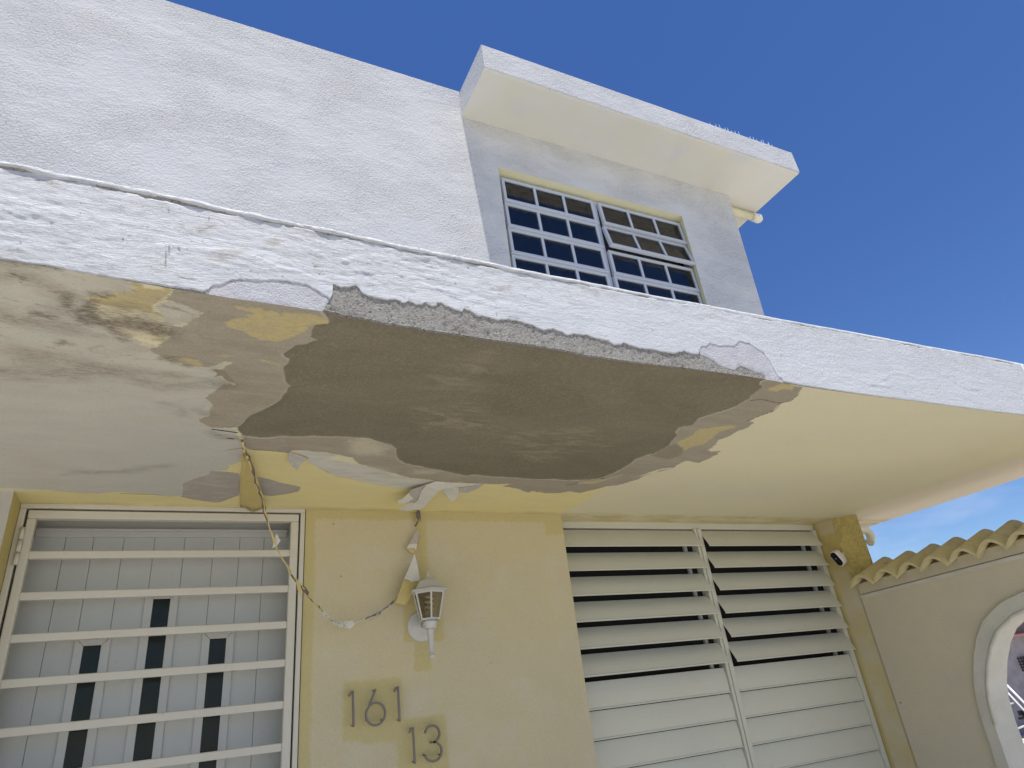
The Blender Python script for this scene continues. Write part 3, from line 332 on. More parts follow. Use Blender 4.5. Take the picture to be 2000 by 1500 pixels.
def pier_mat():
    k=NT('pier_paint',.9,.15)
    n2=k.noise(7,5,.6);c=k.mix(k.rng(n2,.4,.65),(.52,.44,.24),(.53,.48,.36))
    z=k.n.new('ShaderNodeSeparateXYZ');k.l.new(k.tc,z.inputs[0])
    zz=k.ma('MULTIPLY_ADD',k.ma('SUBTRACT',n2,.5),.06,z.outputs['Z'])
    yy=k.ma('MULTIPLY_ADD',k.ma('SUBTRACT',n2,.5),.03,z.outputs['Y'])
    upper=k.ma('MULTIPLY',k.rng(zz,2.10,2.14),k.rng(zz,2.38,2.36))
    edge=k.rng(yy,3.045,3.07)
    m=k.ma('MAXIMUM',upper,edge);c=k.mix(k.ma('MULTIPLY',m,.9),c,(.49,.405,.155))
    return k.out(c,k.bump(k.noise(90,4,.6),.4,.004))
M_PIER=pier_mat()
def garden_wall_mat():
    k=NT('garden_wall_paint',.9,.15)
    n2=k.noise(5,5,.6);c=k.mix(k.rng(n2,.35,.65),(.60,.54,.395),(.565,.515,.40));c=k.mix(k.rng(k.noise(160,5,.8),.5,.66,0,.4),c,(.42,.37,.27));c=k.mix(k.rng(k.noise(14,2,.5),.76,.775,0,.8),c,(.15,.13,.1))
    return k.out(c,k.bump(k.noise(150,3,.65),.7,.004))
M_GWALL=garden_wall_mat()
M_GTRIM=yellow_plain('arch_trim_paint',(.595,.575,.50),(.53,.51,.44))
def tile_mat():
    k=NT('painted_barrel_tile',.9,.15);oi=k.n.new('ShaderNodeObjectInfo').outputs['Random']
    c=k.mix(oi,(.62,.53,.27),(.53,.46,.255));c=k.mix(k.rng(k.noise(9,6,.7),.45,.7,0,.6),c,(.50,.45,.30));c=k.mix(k.rng(k.noise(24,6,.8),.56,.68,0,.7),c,(.25,.22,.14))
    return k.out(c,k.bump(k.noise(70,5,.7),.6,.006))
M_TILE=tile_mat()
M_TILE_END=yellow_plain('tile_end_paint',(.60,.52,.26),(.56,.5,.31))
M_GATE=simple('cream_gate_enamel',(.555,.53,.45),.45,.4,.06,0,.15)
M_GATEDARK=simple('shadow_gap_rubber',(.03,.028,.025),.8,.1)  # black standing for the shade in the gate gap
M_DOOR=simple('white_door_panel',(.44,.455,.44),.38,.4,.04)
M_DOORTRIM=simple('white_door_trim',(.465,.475,.455),.35,.4,.04)
M_GLASS_DK=simple('dark_door_glass',(.020,.026,.025),.14,.16,.2)
M_ALU=simple('louver_enamel',(.56,.555,.465),.42,.4,.05,0,.1,3)
M_ALUW=simple('white_window_aluminium',(.50,.535,.585),.38,.45,.04)
M_DIRTALU=simple('grey_frame_aluminium',(.36,.37,.36),.5,.4,.2)
M_DOORGAP=simple('door_groove',(.27,.28,.27),.6,.2)
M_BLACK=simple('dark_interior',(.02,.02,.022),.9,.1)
M_BRONZE=simple('weathered_bronze',(.17,.152,.13),.42,.5,.2,.35)
M_LAMPW=simple('white_lamp_enamel',(.52,.515,.475),.4,.45,.06)
M_CFL=simple('bulb_glass',(.80,.80,.76),.25,.5,.03)
M_CAMW=simple('white_camera_plastic',(.74,.70,.66),.45,.4,.03)
M_CAMK=simple('black_camera_face',(.010,.010,.013),.3,.15,.2)
M_PVC=simple('white_pvc',(.72,.70,.60),.4,.4,.08)
M_PVCY=simple('yellowed_pvc',(.62,.58,.38),.45,.4,.08)
M_SPIKE=simple('clear_spike',(.72,.78,.84),.25,.5,.02)
M_LEAFY=yellow_plain('peeled_yellow_paint',(.58,.48,.20),(.53,.43,.18))
M_LEAFW=simple('peeled_white_paint',(.60,.585,.52),.7,.2,.14,0,.2,40)
M_LEAFG=simple('peeled_grey_filler',(.42,.40,.36),.9,.1,.25,0,.3,60)
M_LEAFD=simple('peeled_dark_back',(.16,.135,.11),.95,.05,.4,0,.3,80)
def reveal_mat():
    k=NT('window_reveal_paint',.9,.15);n=k.noise(9,4);return k.out(k.mix(n,(.66,.63,.40),(.70,.67,.48)))
M_REVEAL=reveal_mat()
def eave_soffit():
    k=NT('eave_underside_paint',.9,.15)
    a=k.noise(1.5,4,.55,dist=.5);b=k.noise(1.9,4,.6,(1.2,1,1));c=k.mix(k.rng(a,.35,.65),(.64,.635,.575),(.62,.60,.50))
    c=k.mix(k.rng(b,.55,.66,0,.55),c,(.56,.57,.575));c=k.mix(k.rng(k.noise(1.1,3),.60,.70,0,.55),c,(.64,.59,.34))
    return k.out(c,k.bump(k.noise(60,3),.3,.003))
M_EAVE=eave_soffit()
def glass_mat(name,tint):
    k=NT(name,.03,.5)
    t=k.n.new('ShaderNodeBsdfTransparent');t.inputs[0].default_value=(*tint,1)
    g=k.n.new('ShaderNodeBsdfGlossy');g.inputs['Roughness'].default_value=.015;g.inputs['Color'].default_value=(1,.96,.88,1)
    fr=k.n.new('ShaderNodeFresnel');fr.inputs['IOR'].default_value=1.52
    fb=k.ma('MULTIPLY_ADD',fr.outputs[0],.42,.0)
    x=k.n.new('ShaderNodeMixShader');k.l.new(fb,x.inputs[0]);k.l.new(t.outputs[0],x.inputs[1]);k.l.new(g.outputs[0],x.inputs[2])
    o=[q for q in k.n if q.type=='OUTPUT_MATERIAL'][0];k.l.new(x.outputs[0],o.inputs[0]);k.n.remove(k.b);return k.m
M_PANE=glass_mat('tinted_window_glass',(.42,.43,.46))
M_LPANE=glass_mat('lamp_glass',(.74,.70,.58))
def curtain_mat():
    k=NT('dark_curtain',.9,.1);return k.out(k.mix(k.noise(6,3,.5,(6,1,.3)),(.16,.155,.15),(.33,.32,.31)))
M_CURTAIN=curtain_mat()
def ground_mat():
    k=NT('pale_concrete',.9,.15)
    c=k.mix(k.rng(k.noise(.6,6,.6),.35,.65),(.60,.565,.50),(.52,.49,.43));c=k.mix(k.rng(k.noise(9,5,.7),.55,.75,0,.5),c,(.28,.26,.23))
    return k.out(c,k.bump(k.noise(60,4),.4,.01))
M_GROUND=ground_mat()
M_NWALL=yellow_plain('neighbour_grey_plaster',(.34,.33,.36),(.27,.26,.29))
M_PINK=yellow_plain('neighbour_pink_paint',(.50,.27,.28),(.44,.22,.23))
M_CREAMSTEP=yellow_plain('neighbour_cream_step',(.70,.64,.52),(.62,.56,.44))
M_ROD=simple('white_metal_rod',(.78,.78,.76),.4,.4,.04)
M_DARKMETAL=simple('black_metal',(.03,.03,.035),.5,.3,.3)
# ================================================================ SETTING
def structure(o): o['kind']='structure';return o
structure(MB().add([(-400,-400,0),(400,-400,0),(400,400,0),(-400,400,0)],[(0,1,2,3)]).build('ground',M_GROUND,fix=False))
# ================================================================ HOUSE
YW,YF,ZS=2.955,1.36,2.45
house=empty('house','yellow and white two storey house with a peeling flat canopy over its entrance','house')
FB=np.array(sorted(FASCIA_BOTTOM)+[(3.3,2.45),(4.43,2.452)]);FB=np.vstack([[-3,2.466],FB])
FT=np.array(sorted(FASCIA_TOP));FT=np.vstack([[-3,2.716],FT,[4.43,2.712]])
_fx=np.arange(-3,4.44,.03);_fy=np.interp(_fx,FT[:,0],FT[:,1]);_k=np.exp(-(np.arange(-6,7)/3.)**2);_fy=np.convolve(np.pad(_fy,6,'edge'),_k/_k.sum(),'valid');FT=np.stack([_fx,_fy],1)
def soffit_z(X,Y):
    t=np.clip((YW-Y)/(YW-YF),0,1);return ZS+(np.interp(X,FB[:,0],FB[:,1])-ZS)*t
# -- canopy soffit (fine grid where the photograph looks closely)
xs=np.concatenate([np.arange(-3,-.75,.05),np.arange(-.75,2.62,.0055),np.arange(2.62,4.4301,.03)]);xs[-1]=4.43
ys=np.concatenate([np.arange(YF,YW,.0055),[YW,3.12]])
GX,GY=np.meshgrid(xs,ys);GZ=soffit_z(GX,GY)
GZ=GZ+.0025*fnoise(GX*3.2,GY*4,3)
att={k:sdf_union(GX,GY,v) for k,v in SOFFIT.items()}
GZ=GZ+np.clip(att['dark']*.2,-.0015,.003)
for k,v in STROKES.items(): att[k]=stroke(GX,GY,v)
att['pink']=np.clip((GX-3.84+.06*(GY-2.9)+.02*fnoise(GX*5,GY*5,9))/.07,0,1)
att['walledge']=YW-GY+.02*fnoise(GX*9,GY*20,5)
att['left']=np.clip((.25-GX)/.3,0,1)*np.clip((2.0-GY)/.25,0,1)
att['blue']=np.clip((GY-1.75)/.5,0,1)*np.clip((GX+.45)/.4,0,1)*.4
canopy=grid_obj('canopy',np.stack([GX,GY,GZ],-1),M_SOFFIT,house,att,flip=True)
# -- concrete body of the canopy: bare stucco face, ends and top
xs2=np.concatenate([np.arange(-3,-.6,.05),np.arange(-.6,2.3,.0055),np.arange(2.3,4.4301,.03)]);xs2[-1]=4.43
tt=np.concatenate([np.linspace(0,.62,24),np.linspace(.68,1,6)])
BX,BT=np.meshgrid(xs2,tt);zb=np.interp(BX,FB[:,0],FB[:,1]);zt=np.interp(BX,FT[:,0],FT[:,1])-.004
BZ=zb+(zt-zb)*BT
gr=.0042*vnoise(BX*165,BZ*165,21)+.0016*vnoise(BX*80,BZ*100,22)
fl=sdf_union(BX,BZ,FLAKE_ZONES)
BY=YF+.0028-gr*np.clip(1-BT*1.2,0,1)*np.where(fl>0,.4,1)-np.clip(fl*.5,0,.0015)
BY[0]=YF+.002
bz0=BZ.copy();bz0[0]=np.interp(xs2,FB[:,0],FB[:,1])+.0018*vnoise(xs2*150,xs2*0,31)-.001
grid_obj('canopy_face',np.stack([BX,BY,bz0],-1),M_FBASE,canopy,{'flake':fl})
MB().box(-3,4.428,YF+.012,YW-.002,2.475,2.694).add([(4.43,YF+.004,2.452),(4.43,YW,2.45),(4.43,YW,2.70),(4.43,YF+.004,2.705)],[(0,1,2,3)]).build('canopy_body',M_STUCCO,canopy)
# -- thick white coating on the canopy face, its torn lower edge traced
pe=np.array(PAINT_EDGE);o_=np.maximum.accumulate(pe[:,0]+np.arange(len(pe))*1e-5);pe[:,0]=o_
pe=np.vstack([[-3,2.47],pe,[3.4,2.452],[4.43,2.454]])
xs3=np.unique(np.concatenate([np.arange(-3,-.5,.03),np.arange(-.5,2.2,.0026),np.arange(2.2,4.4301,.012),pe[:,0]]));xs3=xs3[xs3<=4.43]
lo=np.interp(xs3,pe[:,0],pe[:,1]);hi=np.interp(xs3,FT[:,0],FT[:,1])
tear=np.clip((lo-np.interp(xs3,FB[:,0],FB[:,1]))/.012,0,1)
lo=lo+(.0028*vnoise(xs3*130,xs3*0,41)+.003*vnoise(xs3*45,xs3*0,43))*tear+.0012*vnoise(xs3*70,xs3*0,44)
hi=hi+np.interp(xs3,[.8,1.3],[.0025,.0008])*fnoise(xs3*14,xs3*0,42)
nr=56;v=np.linspace(0,1,nr)[:,None];SX=np.broadcast_to(xs3,(nr,len(xs3)));SZ=lo+(hi-lo)*v
warp=.03*fnoise(SX*3,SZ*7,61)
rel=.0017*fnoise(SX*9+warp*10,SZ*40,51,5)+.0018*fnoise(SX*34,(SZ+warp*.6)*90,52,3)+.0024*fnoise(SX*2.2,SZ*7,53,2)
rough=np.clip(.75+1.3*fnoise(SX*1.9,SZ*5,54,2),.3,1.5)*np.interp(SX,[.5,1.6],[1,.4])
rel=rel*rough
slot=np.clip(np.interp(SX,[-1,.2,.75,1.0,1.6,4.4],[1.,1.,1.1,.75,.3,.35])+1.5*fnoise(SX*8,SX*0,59,3),0,1)
slot=slot*np.where(v>.985,0,np.clip((v-np.interp(SX,[-1,.9,1.3,4.4],[.945,.945,.965,.968])-.012*fnoise(SX*20,SX*0,65,3))/.008,0,1))
stepd=np.full(SX.shape,-.12)
for p in RIDGES['step']: stepd=np.maximum(stepd,-seg_dist(SX,SZ,p,False))
beadd=np.full(SX.shape,-.12);crk_shade=np.full(SX.shape,-.12)
for p in RIDGES['bead']: beadd=np.maximum(beadd,-seg_dist(SX,SZ,p,False))
drp=np.full(SX.shape,-.12);stn=np.full(SX.shape,-.12)
for p in RIDGES['drip']: drp=np.maximum(drp,.0016-seg_dist(SX,SZ,p,False))
for p in RIDGES['stain']: stn=np.maximum(stn,.010-seg_dist(SX,SZ,p,False))
for p in RIDGES['crackf']: crk_shade=np.maximum(crk_shade,.0012-seg_dist(SX,SZ,p,False))
sline=np.array(sorted(RIDGES['step'][0]));below=np.interp(SX,sline[:,0],sline[:,1])-SZ
inx=(SX>sline[0,0])&(SX<sline[-1,0])
rel=rel+np.where(inx,.0022*np.clip(below/.004,0,1)*np.clip(1-below/.11,0,1)*np.clip((sline[-1,0]-SX)/.08,0,1),0)
rel=rel+.0016*np.clip(1+beadd/.005,0,1)
rel=rel*(1-.85*tear*np.clip(1-(SZ-lo)/.035,0,1))
SY=YF-rel+.014*slot
crk_shade=np.maximum(crk_shade,np.where(slot>.35,.0012,-.12))  # shade in the slot under the lip, painted with the crack colour
SYb=np.broadcast_to(SY,SZ.shape)
ft=np.broadcast_to((hi-lo)*(1-v),SZ.shape)
back=np.stack([SX[0],np.full(len(xs3),YF+.0045),SZ[0]+.0005],-1)[None];tb=np.stack([SX[0],np.full(len(xs3),YF+.10),SZ[-1]+.001],-1)[None]
front=np.stack([SX,SYb,SZ],-1)
fp=grid_obj('fascia_coating',np.concatenate([back,front,tb]),M_FASCIA,canopy,{'fromtop':np.concatenate([ft[:1],ft,ft[-1:]]),**{n_:np.concatenate([q_[:1],q_,q_[-1:]]) for n_,q_ in (('crackf',crk_shade),('dripf',drp),('stainf',stn))}})
# irregular lip of the roof coating that hangs over the top of the face
lipp=np.interp(xs3,[-1,.2,.6,1.0,1.5,4.4],[.0022,.0024,.0024,.0012,.0003,.0003])*np.clip(.8+2.2*fnoise(xs3*16,xs3*0,57,4),.02,2.2)
lipz=.007+.006*fnoise(xs3*17,xs3*0,62,4)+.003*vnoise(xs3*60,xs3*0,63)
lipz=np.clip(lipz,.002,.02);face=SYb[-8]
Lr=[]
for dy,dz in ((.05,-1.),(.0,-1.),(-1.,-.9),(-1.05,-.3),(-1.0,.28),(.05,.3)):
    yy=face+(lipp*dy if dy<0 else dy);zz=hi-(lipz if dz<0 else 0)*(-dz)*1.0+(.004*dz/.3 if dz>0 else 0)
    Lr.append(np.stack([xs3,yy+np.where(dy<0,.0004*vnoise(xs3*120,xs3*0+dy,64),0),zz],-1))
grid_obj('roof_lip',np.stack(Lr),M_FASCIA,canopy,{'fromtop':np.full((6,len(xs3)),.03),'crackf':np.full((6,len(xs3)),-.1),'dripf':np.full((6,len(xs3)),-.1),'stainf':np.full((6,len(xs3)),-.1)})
# -- upper wall with its window opening, ends following the photograph's slightly raked corner
wm=MB()
def wallface(x0,x1,z0,z1): wm.add([(x0,YW,z0),(x1,YW,z0),(x1,YW,z1),(x0,YW,z1)],[(0,1,2,3)])
WX0,WX1,WZ1,WZ0=1.684,3.291,4.904,3.95
def cx(z): return 3.868+(z-4.067)*(.047/1.268)
wallface(-3,1.445,2.69,5.553);wallface(1.445,WX0,2.69,5.30);wallface(WX0,WX1,WZ1,5.30);wallface(WX0,WX1,2.69,WZ0)
wm.add([(WX1,YW,2.69),(cx(2.69),YW,2.69),(cx(5.3),YW,5.30),(WX1,YW,5.30)],[(0,1,2,3)])
wm.add([(cx(2.69),YW,2.69),(cx(2.69),9,2.69),(cx(5.3),9,5.30),(cx(5.3),YW,5.30)],[(0,1,2,3)])
wm.add([(-3,YW,5.553),(1.445,YW,5.553),(1.445,9,5.553),(-3,9,5.553)],[(0,1,2,3)])
wm.add([(-3,YW,0),(-3,9,0),(-3,9,5.553),(-3,YW,5.553)],[(0,1,2,3)]).add([(-3,9,0),(3.87,9,0),(3.87,9,5.5),(-3,9,5.5)],[(0,1,2,3)])
uw=wm.build('upper_wall',M_STUCCO,house,fix=False)
for p in uw.data.polygons: pass
# -- roof slab with front overhang
sec=[(2.535,5.312),(2.543,5.302),(2.560,5.300),(9,5.300),(9,5.535),(2.548,5.535),(2.537,5.527)]
ro=MB().prism([(1.443,y,z) for y,z in sec],(2.885,0,0)).build('roof_overhang',[M_ROOF,M_EAVE],house,.004)
for p in ro.data.polygons:
    if p.normal.z<-.9:p.material_index=1
# -- window reveals
MB().add([(WX0,YW,WZ1),(WX1,YW,WZ1),(3.325,3.055,WZ1-.006),(WX0,3.055,WZ1-.006)],[(0,1,2,3)]).add([(WX1,YW,WZ0),(WX1,YW,WZ1),(3.325,3.055,WZ1-.006),(3.325,3.055,WZ0)],[(0,1,2,3)]).add([(WX0,YW,WZ0),(WX0,3.055,WZ0),(WX0,3.055,WZ1),(WX0,YW,WZ1)],[(0,1,2,3)]).add([(WX0,YW,WZ0),(WX1,YW,WZ0),(3.325,3.055,WZ0),(WX0,3.055,WZ0)],[(0,1,2,3)]).build('window_reveal',M_REVEAL,house,fix=False)
# -- upper awning window
FYw=3.03
f=MB();f.box(1.70,3.325,FYw,FYw+.05,4.862,4.892).box(1.70,3.325,FYw,FYw+.05,3.95,3.985).box(1.70,1.722,FYw+.002,FYw+.05,3.98,4.865).box(3.30,3.325,FYw+.002,FYw+.05,3.98,4.865).box(2.478,2.522,FYw-.004,FYw+.05,3.98,4.865)
uwin=f.build('upper_window',M_ALUW,house,.002)
uwin['label']='white aluminium awning window of small panes, two right sashes pushed open'
def sash(x0,x1,zt,h,tilt):
    s=MB();w=.022;t=.028;zb=zt-h
    for a in ((x0,x1,zt-w,zt),(x0,x1,zb,zb+w)): s.box(a[0],a[1],-t,0,a[2],a[3])
    n=3;cw=(x1-x0-2*w)
    for q in ((x0,x0+w),(x1-w,x1)): s.box(q[0],q[1],-t+.001,-.001,zb+w,zt-w)
    xs_=[x0+w+cw*i/3 for i in range(4)]
    for i in (1,2): s.box(xs_[i]-.010,xs_[i]+.010,-t+.002,-.002,zb+w,zt-w)
    s.box(x0-.004,x1+.004,-t-.007,-t+.012,zb-.006,zb+.004)
    def place(mb):
        ca,sa=math.cos(tilt),math.sin(tilt);out=[]
        for x,y,z in mb.v: dz=z-zt;out.append((x,FYw-.002+y*ca+dz*sa,zt+dz*ca-y*sa))
        mb.v=out;return mb
    so_=place(s).build('sash',M_ALUW,uwin,.0018)
    for i in range(3):
        g=MB().box(xs_[i]-.001,xs_[i+1]+.001,-.017,-.012,zb+w-.001,zt-w+.001);place(g).build('window_pane',M_PANE,uwin)
hs_=.222
for i in range(4):
    zt_=4.862-i*.2225
    sash(1.724,2.476,zt_,.215,R(2.5));sash(2.524,3.298,zt_,.215,(R(5),R(12),R(2.5),R(2.5))[i])
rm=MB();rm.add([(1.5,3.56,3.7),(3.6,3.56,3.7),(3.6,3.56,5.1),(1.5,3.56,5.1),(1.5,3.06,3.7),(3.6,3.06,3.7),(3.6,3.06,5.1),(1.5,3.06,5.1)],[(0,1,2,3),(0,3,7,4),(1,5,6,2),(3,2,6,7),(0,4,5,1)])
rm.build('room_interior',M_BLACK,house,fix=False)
cu=np.linspace(1.6,3.5,150);cz=np.array([3.72,5.05]);CX,CZ=np.meshgrid(cu,cz)
grid_obj('curtain',np.stack([CX,3.30+.035*np.sin(CX*38)+.02*np.sin(CX*17+1),CZ],-1),M_CURTAIN,house)
MB().box(1.72,3.30,3.10,3.11,4.18,4.20).box(1.72,3.30,3.10,3.11,4.28,4.295).build('inside_bar',M_DIRTALU,uwin)
# -- ground floor: cream wall between door and louvres
wx=np.arange(.472,1.7851,.0125);wx[-1]=1.785;wz=np.concatenate([[0,.6],np.arange(1.1,2.4501,.0125)])
AX,AZ=np.meshgrid(wx,wz)
def boxsd(x0,x1,z0,z1): return np.minimum(np.minimum(AX-x0,x1-AX),np.minimum(AZ-z0,z1-AZ))
ye=np.full(AX.shape,-.12)
for b in ((.40,.515,0,3),(.3,2.0,2.405,3),(.640,.886,1.505,1.725),(.715,.886,1.49,1.58),(.86,1.075,1.30,1.565),(.905,1.085,1.86,2.10),(.945,1.02,1.74,1.87),(.985,1.03,2.08,2.42),(1.68,1.83,2.34,2.5)): ye=np.maximum(ye,boxsd(*b))
sm_=lambda x0,x1,z0,z1: -boxsd(x0,x1,z0,z1)
grid_obj('lower_wall',np.stack([AX,YW+.002*fnoise(AX*5,AZ*5,71)+0*AX,AZ],-1),M_WALL,house,{'yel':np.clip(ye,-.12,.12)})
MB().box(.474,1.784,YW+.004,3.30,0,2.449).build('wall_core',M_WALL,house)
# wall left of the door, standing forward
lx=np.arange(-3,-.5749,.025);lx[-1]=-.575;lz=np.arange(0,2.4601,.04);lz[-1]=2.452;LX,LZ=np.meshgrid(lx,lz)
grid_obj('left_wall',np.stack([LX,2.805+.003*fnoise(LX*9,LZ*9,72),LZ],-1),M_GREYWALL,house)
MB().add([(-.575,2.806,0),(-.575,3.2,0),(-.575,3.2,2.452),(-.575,2.806,2.452)],[(0,1,2,3)]).build('door_return',M_YELLOW,house,fix=False)
# -- front door
dr=MB();dr.box(-.575,.47,3.10,3.14,2.386,2.45).box(-.575,-.545,3.07,3.14,0,2.386).box(.425,.47,3.07,3.14,0,2.386)
door=dr.build('front_door',M_DOORTRIM,house,.002)
ge=[-.545,-.427,-.332,-.226,-.114,-.001,.112,.216,.316,.425]
for a,b in zip(ge[:-1],ge[1:]): MB().box(a+.0006,b-.0006,3.08,3.10,0,2.384).build('door_board',M_DOOR,door,.0012)
MB().box(-.545,.425,3.094,3.12,0,2.384).build('door_core',M_DOORGAP,door)
MB().box(-.53,.41,3.069,3.0795,2.352,2.376).box(-.53,.41,3.066,3.0795,2.376,2.386).build('door_head_trim',M_DOORTRIM,door,.002)
for x0,x1,zt_ in ((-.305,-.247,1.939),(-.091,-.030,2.102),(.131,.192,1.938)):
    z0=.35;w=.030
    def strip(p): return MB().prism([(x,3.0795,z) for x,z in p],(0,-.007,0)).build('glass_trim',M_DOORTRIM,door,.0015)
    strip([(x0,zt_),(x1,zt_),(x1+w-.001,zt_+w),(x0-w+.001,zt_+w)])
    strip([(x0-w,z0-w),(x0,z0),(x0,zt_-.001),(x0-w,zt_+w-.001)]);strip([(x1,z0),(x1+w,z0-w),(x1+w,zt_+w-.001),(x1,zt_-.001)])
    strip([(x0-w+.001,z0-w),(x1+w-.001,z0-w),(x1,z0),(x0,z0)])
    MB().box(x0,x1,3.074,3.0795,z0,zt_).build('glass_strip',M_GLASS_DK,door)
# -- louvre window
lf=MB();lf.box(1.786,3.83,3.085,3.13,2.412,2.449).box(3.796,3.829,3.073,3.13,0,2.41).box(1.75,1.80,3.086,3.13,0,2.41).box(2.775,2.792,3.071,3.13,0,2.41).box(2.800,2.829,3.071,3.13,0,2.41).box(2.79,2.802,3.079,3.13,0,2.41)
louver=lf.build('louver_window',M_ALU,house,.002)
louver['label']='wide pale louver window, upper slats open and lower slats shut'
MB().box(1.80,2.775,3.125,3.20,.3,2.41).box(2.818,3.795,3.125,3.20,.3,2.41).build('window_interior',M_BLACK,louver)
MB().box(2.70,2.722,3.11,3.128,.3,2.41).box(3.70,3.722,3.11,3.128,.3,2.41).build('operator_rail',M_DIRTALU,louver)
slat_mesh={}
def slat(x0,x1,ztop,a,dz):
    """tilted blade: hinge edge at Y=3.09, lip pushed out by a and down by dz, with a folded lip"""
    y0=3.092;d=Vector((0,-a,-dz));n=Vector((0,-dz,a)).normalized()*.004
    T=Vector((0,y0,ztop));L=T+d
    prof=[];N=6
    for i in range(N+1):
        t=i/N;prof.append(T+d*t+n*(1.3*math.sin(math.pi*min(1,t*1.0)))+n*.0)
    lip=[L+Vector((0,-.003,-.001)),L+Vector((0,-.004,-.009)),L+Vector((0,.001,-.010))]
    backp=[T+d*t-n*.6 for t in (.97,.5,0.)]
    poly=[*prof,*lip,*backp]
    MB().prism([(x0,p.y,p.z) for p in poly],(x1-x0,0,0)).build('slat',M_ALU,louver,.0008,seg=1)
for x0,x1 in ((1.80,2.772),(2.826,3.793)):
    for i in range(6): slat(x0,x1,2.404-i*.1285,.062,.100)
    for i in range(12): slat(x0,x1,1.632-i*.1315,.010,.1185)
# -- wing wall / pier at the right end
pp=[(3.832,3.2),(3.838,3.11),(3.858,2.935),(3.872,2.918),(3.945,2.828),(3.952,2.830),(4.03,3.0),(4.03,3.2)]
pm=MB();n=len(pp);zs_=np.concatenate([[0],np.linspace(1.3,2.449,24)])
pier=MB().prism([(x,y,0) for x,y in pp],(0,0,2.449)).build('pier',M_PIER,house)
# pitted corner strip, displaced
pu=np.linspace(0,1,22);pz=np.linspace(2.05,2.452,80);PU,PZ=np.meshgrid(pu,pz)
ca_=np.array([(3.852,2.945),(3.868,2.915),(3.945,2.826),(3.955,2.835)])
PXx=np.interp(PU,[0,.2,.85,1],ca_[:,0]);PYy=np.interp(PU,[0,.2,.85,1],ca_[:,1])
dsp=(.014*fnoise(PU*7,PZ*40,81,4)+.006)*np.clip(PU*5,0,1)
grid_obj('pitted_corner',np.stack([PXx-dsp*.8,PYy-dsp*.7,PZ],-1),M_YROUGH,house)
# ================================================================ SECURITY GATE
gate=empty('security_gate','cream metal security gate of flat horizontal bars in front of the white door','gate',(-.05,2.955,0))
g=MB();y0,y1=2.945,2.985
g.box(-.574,.468,y0,y1,2.430,2.449).box(-.574,-.553,y0+.001,y1,0,2.43).box(.449,.468,y0+.001,y1,0,2.43);g.build('gate_frame',M_GATE,gate,.003)
g=MB().box(-.552,.448,2.976,2.982,2.4235,2.4295).box(-.552,-.546,2.976,2.982,0,2.43).box(.443,.4485,2.976,2.982,0,2.43);g.build('rubber_seal',M_GATEDARK,gate)  # black strips added to paint the shade inside the gate gap
l=MB();l.box(-.5455,.4425,2.948,2.982,2.391,2.4235).box(-.5455,-.5165,2.949,2.982,.05,2.391).box(.4105,.4425,2.949,2.982,.05,2.391);l.build('gate_leaf',M_GATE,gate,.004)
zbars=[2.255,2.1065,1.9625,1.8165,1.665,1.519]+[1.519-.1475*i for i in range(1,10)]
b0=MB().box(-.518,.412,2.955,2.979,-.0145,.0145).build('crossbar',M_GATE,gate,.004)
for i,z in enumerate(zbars):
    o=b0 if i==0 else link(b0.copy(),gate)
    o.location=(0,0,z)
hn=MB()
for z0 in (2.215,2.262,2.309): hn.tube([(-.549,2.940,z0),(-.549,2.940,z0+.044)],.0085,10)
hn.build('hinge',M_GATE,gate,0,True)
# ================================================================ WALL LANTERN
lx_,ly_=1.0,2.85
lamp=empty('wall_lantern','white carriage lantern with a coiled bulb on the cream wall','lamp',(lx_,YW,1.78))
MB().lathe([(.066,.0),(.066,.006),(.058,.011),(.046,.012),(.043,.017),(.034,.018),(.030,.026),(.001,.027)],(.985,YW+.001,1.925),28,'y').build('back_plate',M_LAMPW,lamp,0,True)
MB().tube([(.985,2.935,1.925),(.985,2.905,1.918),(.987,2.875,1.908),(.99,2.858,1.912)],.011,10).build('arm',M_LAMPW,lamp,0,True)
c=(.990,2.85,0)
MB().lathe([(.004,1.777),(.007,1.783),(.0145,1.787),(.0145,1.793),(.010,1.797),(.0105,1.82),(.0125,1.86),(.0155,1.893),(.0155,1.899),(.006,1.900)],c,18).build('stem',M_LAMPW,lamp,0,True)
MB().lathe([(.010,1.899),(.024,1.9),(.027,1.906),(.027,1.915),(.031,1.918),(.031,1.934),(.010,1.9355)],c,24).build('cup',M_LAMPW,lamp,0,True)
# hexagonal glazed cage
NS=6;rb,rt=.043,.069;zb_,zt_=1.936,2.050;off=R(20)
def hp(r,z,k): a=off+2*math.pi*k/NS;return Vector((c[0]+r*math.cos(a),c[1]+r*math.sin(a),z))
cg=MB()
for k in range(NS): cg.tube([hp(rb,zb_,k),hp(rt,zt_,k)],.0042,6)
cg.tube([hp(rb,zb_+.002,k) for k in range(NS)],.0048,6,True);cg.tube([hp(rt,zt_-.002,k) for k in range(NS)],.0052,6,True)
cg.build('cage_frame',M_LAMPW,lamp,.0,False)
for k in range(NS):
    q=[hp(rb-.001,zb_,k),hp(rb-.001,zb_,k+1),hp(rt-.001,zt_,k+1),hp(rt-.001,zt_,k)]
    MB().prism(q,(0,0,.0008)).build('glass_pane',M_LPANE,lamp,fix=True)
def hexlathe(prof,name,mat):
    vv=[];mm=len(prof)
    for r,z in prof: vv+=[hp(r,z,k) for k in range(NS)]
    ff=[(i*NS+k,i*NS+(k+1)%NS,(i+1)*NS+(k+1)%NS,(i+1)*NS+k) for i in range(mm-1) for k in range(NS)]
    ff+=[tuple(range(NS))[::-1],tuple(range((mm-1)*NS,mm*NS))]
    return MB().add(vv,ff).build(name,mat,lamp,.0015)
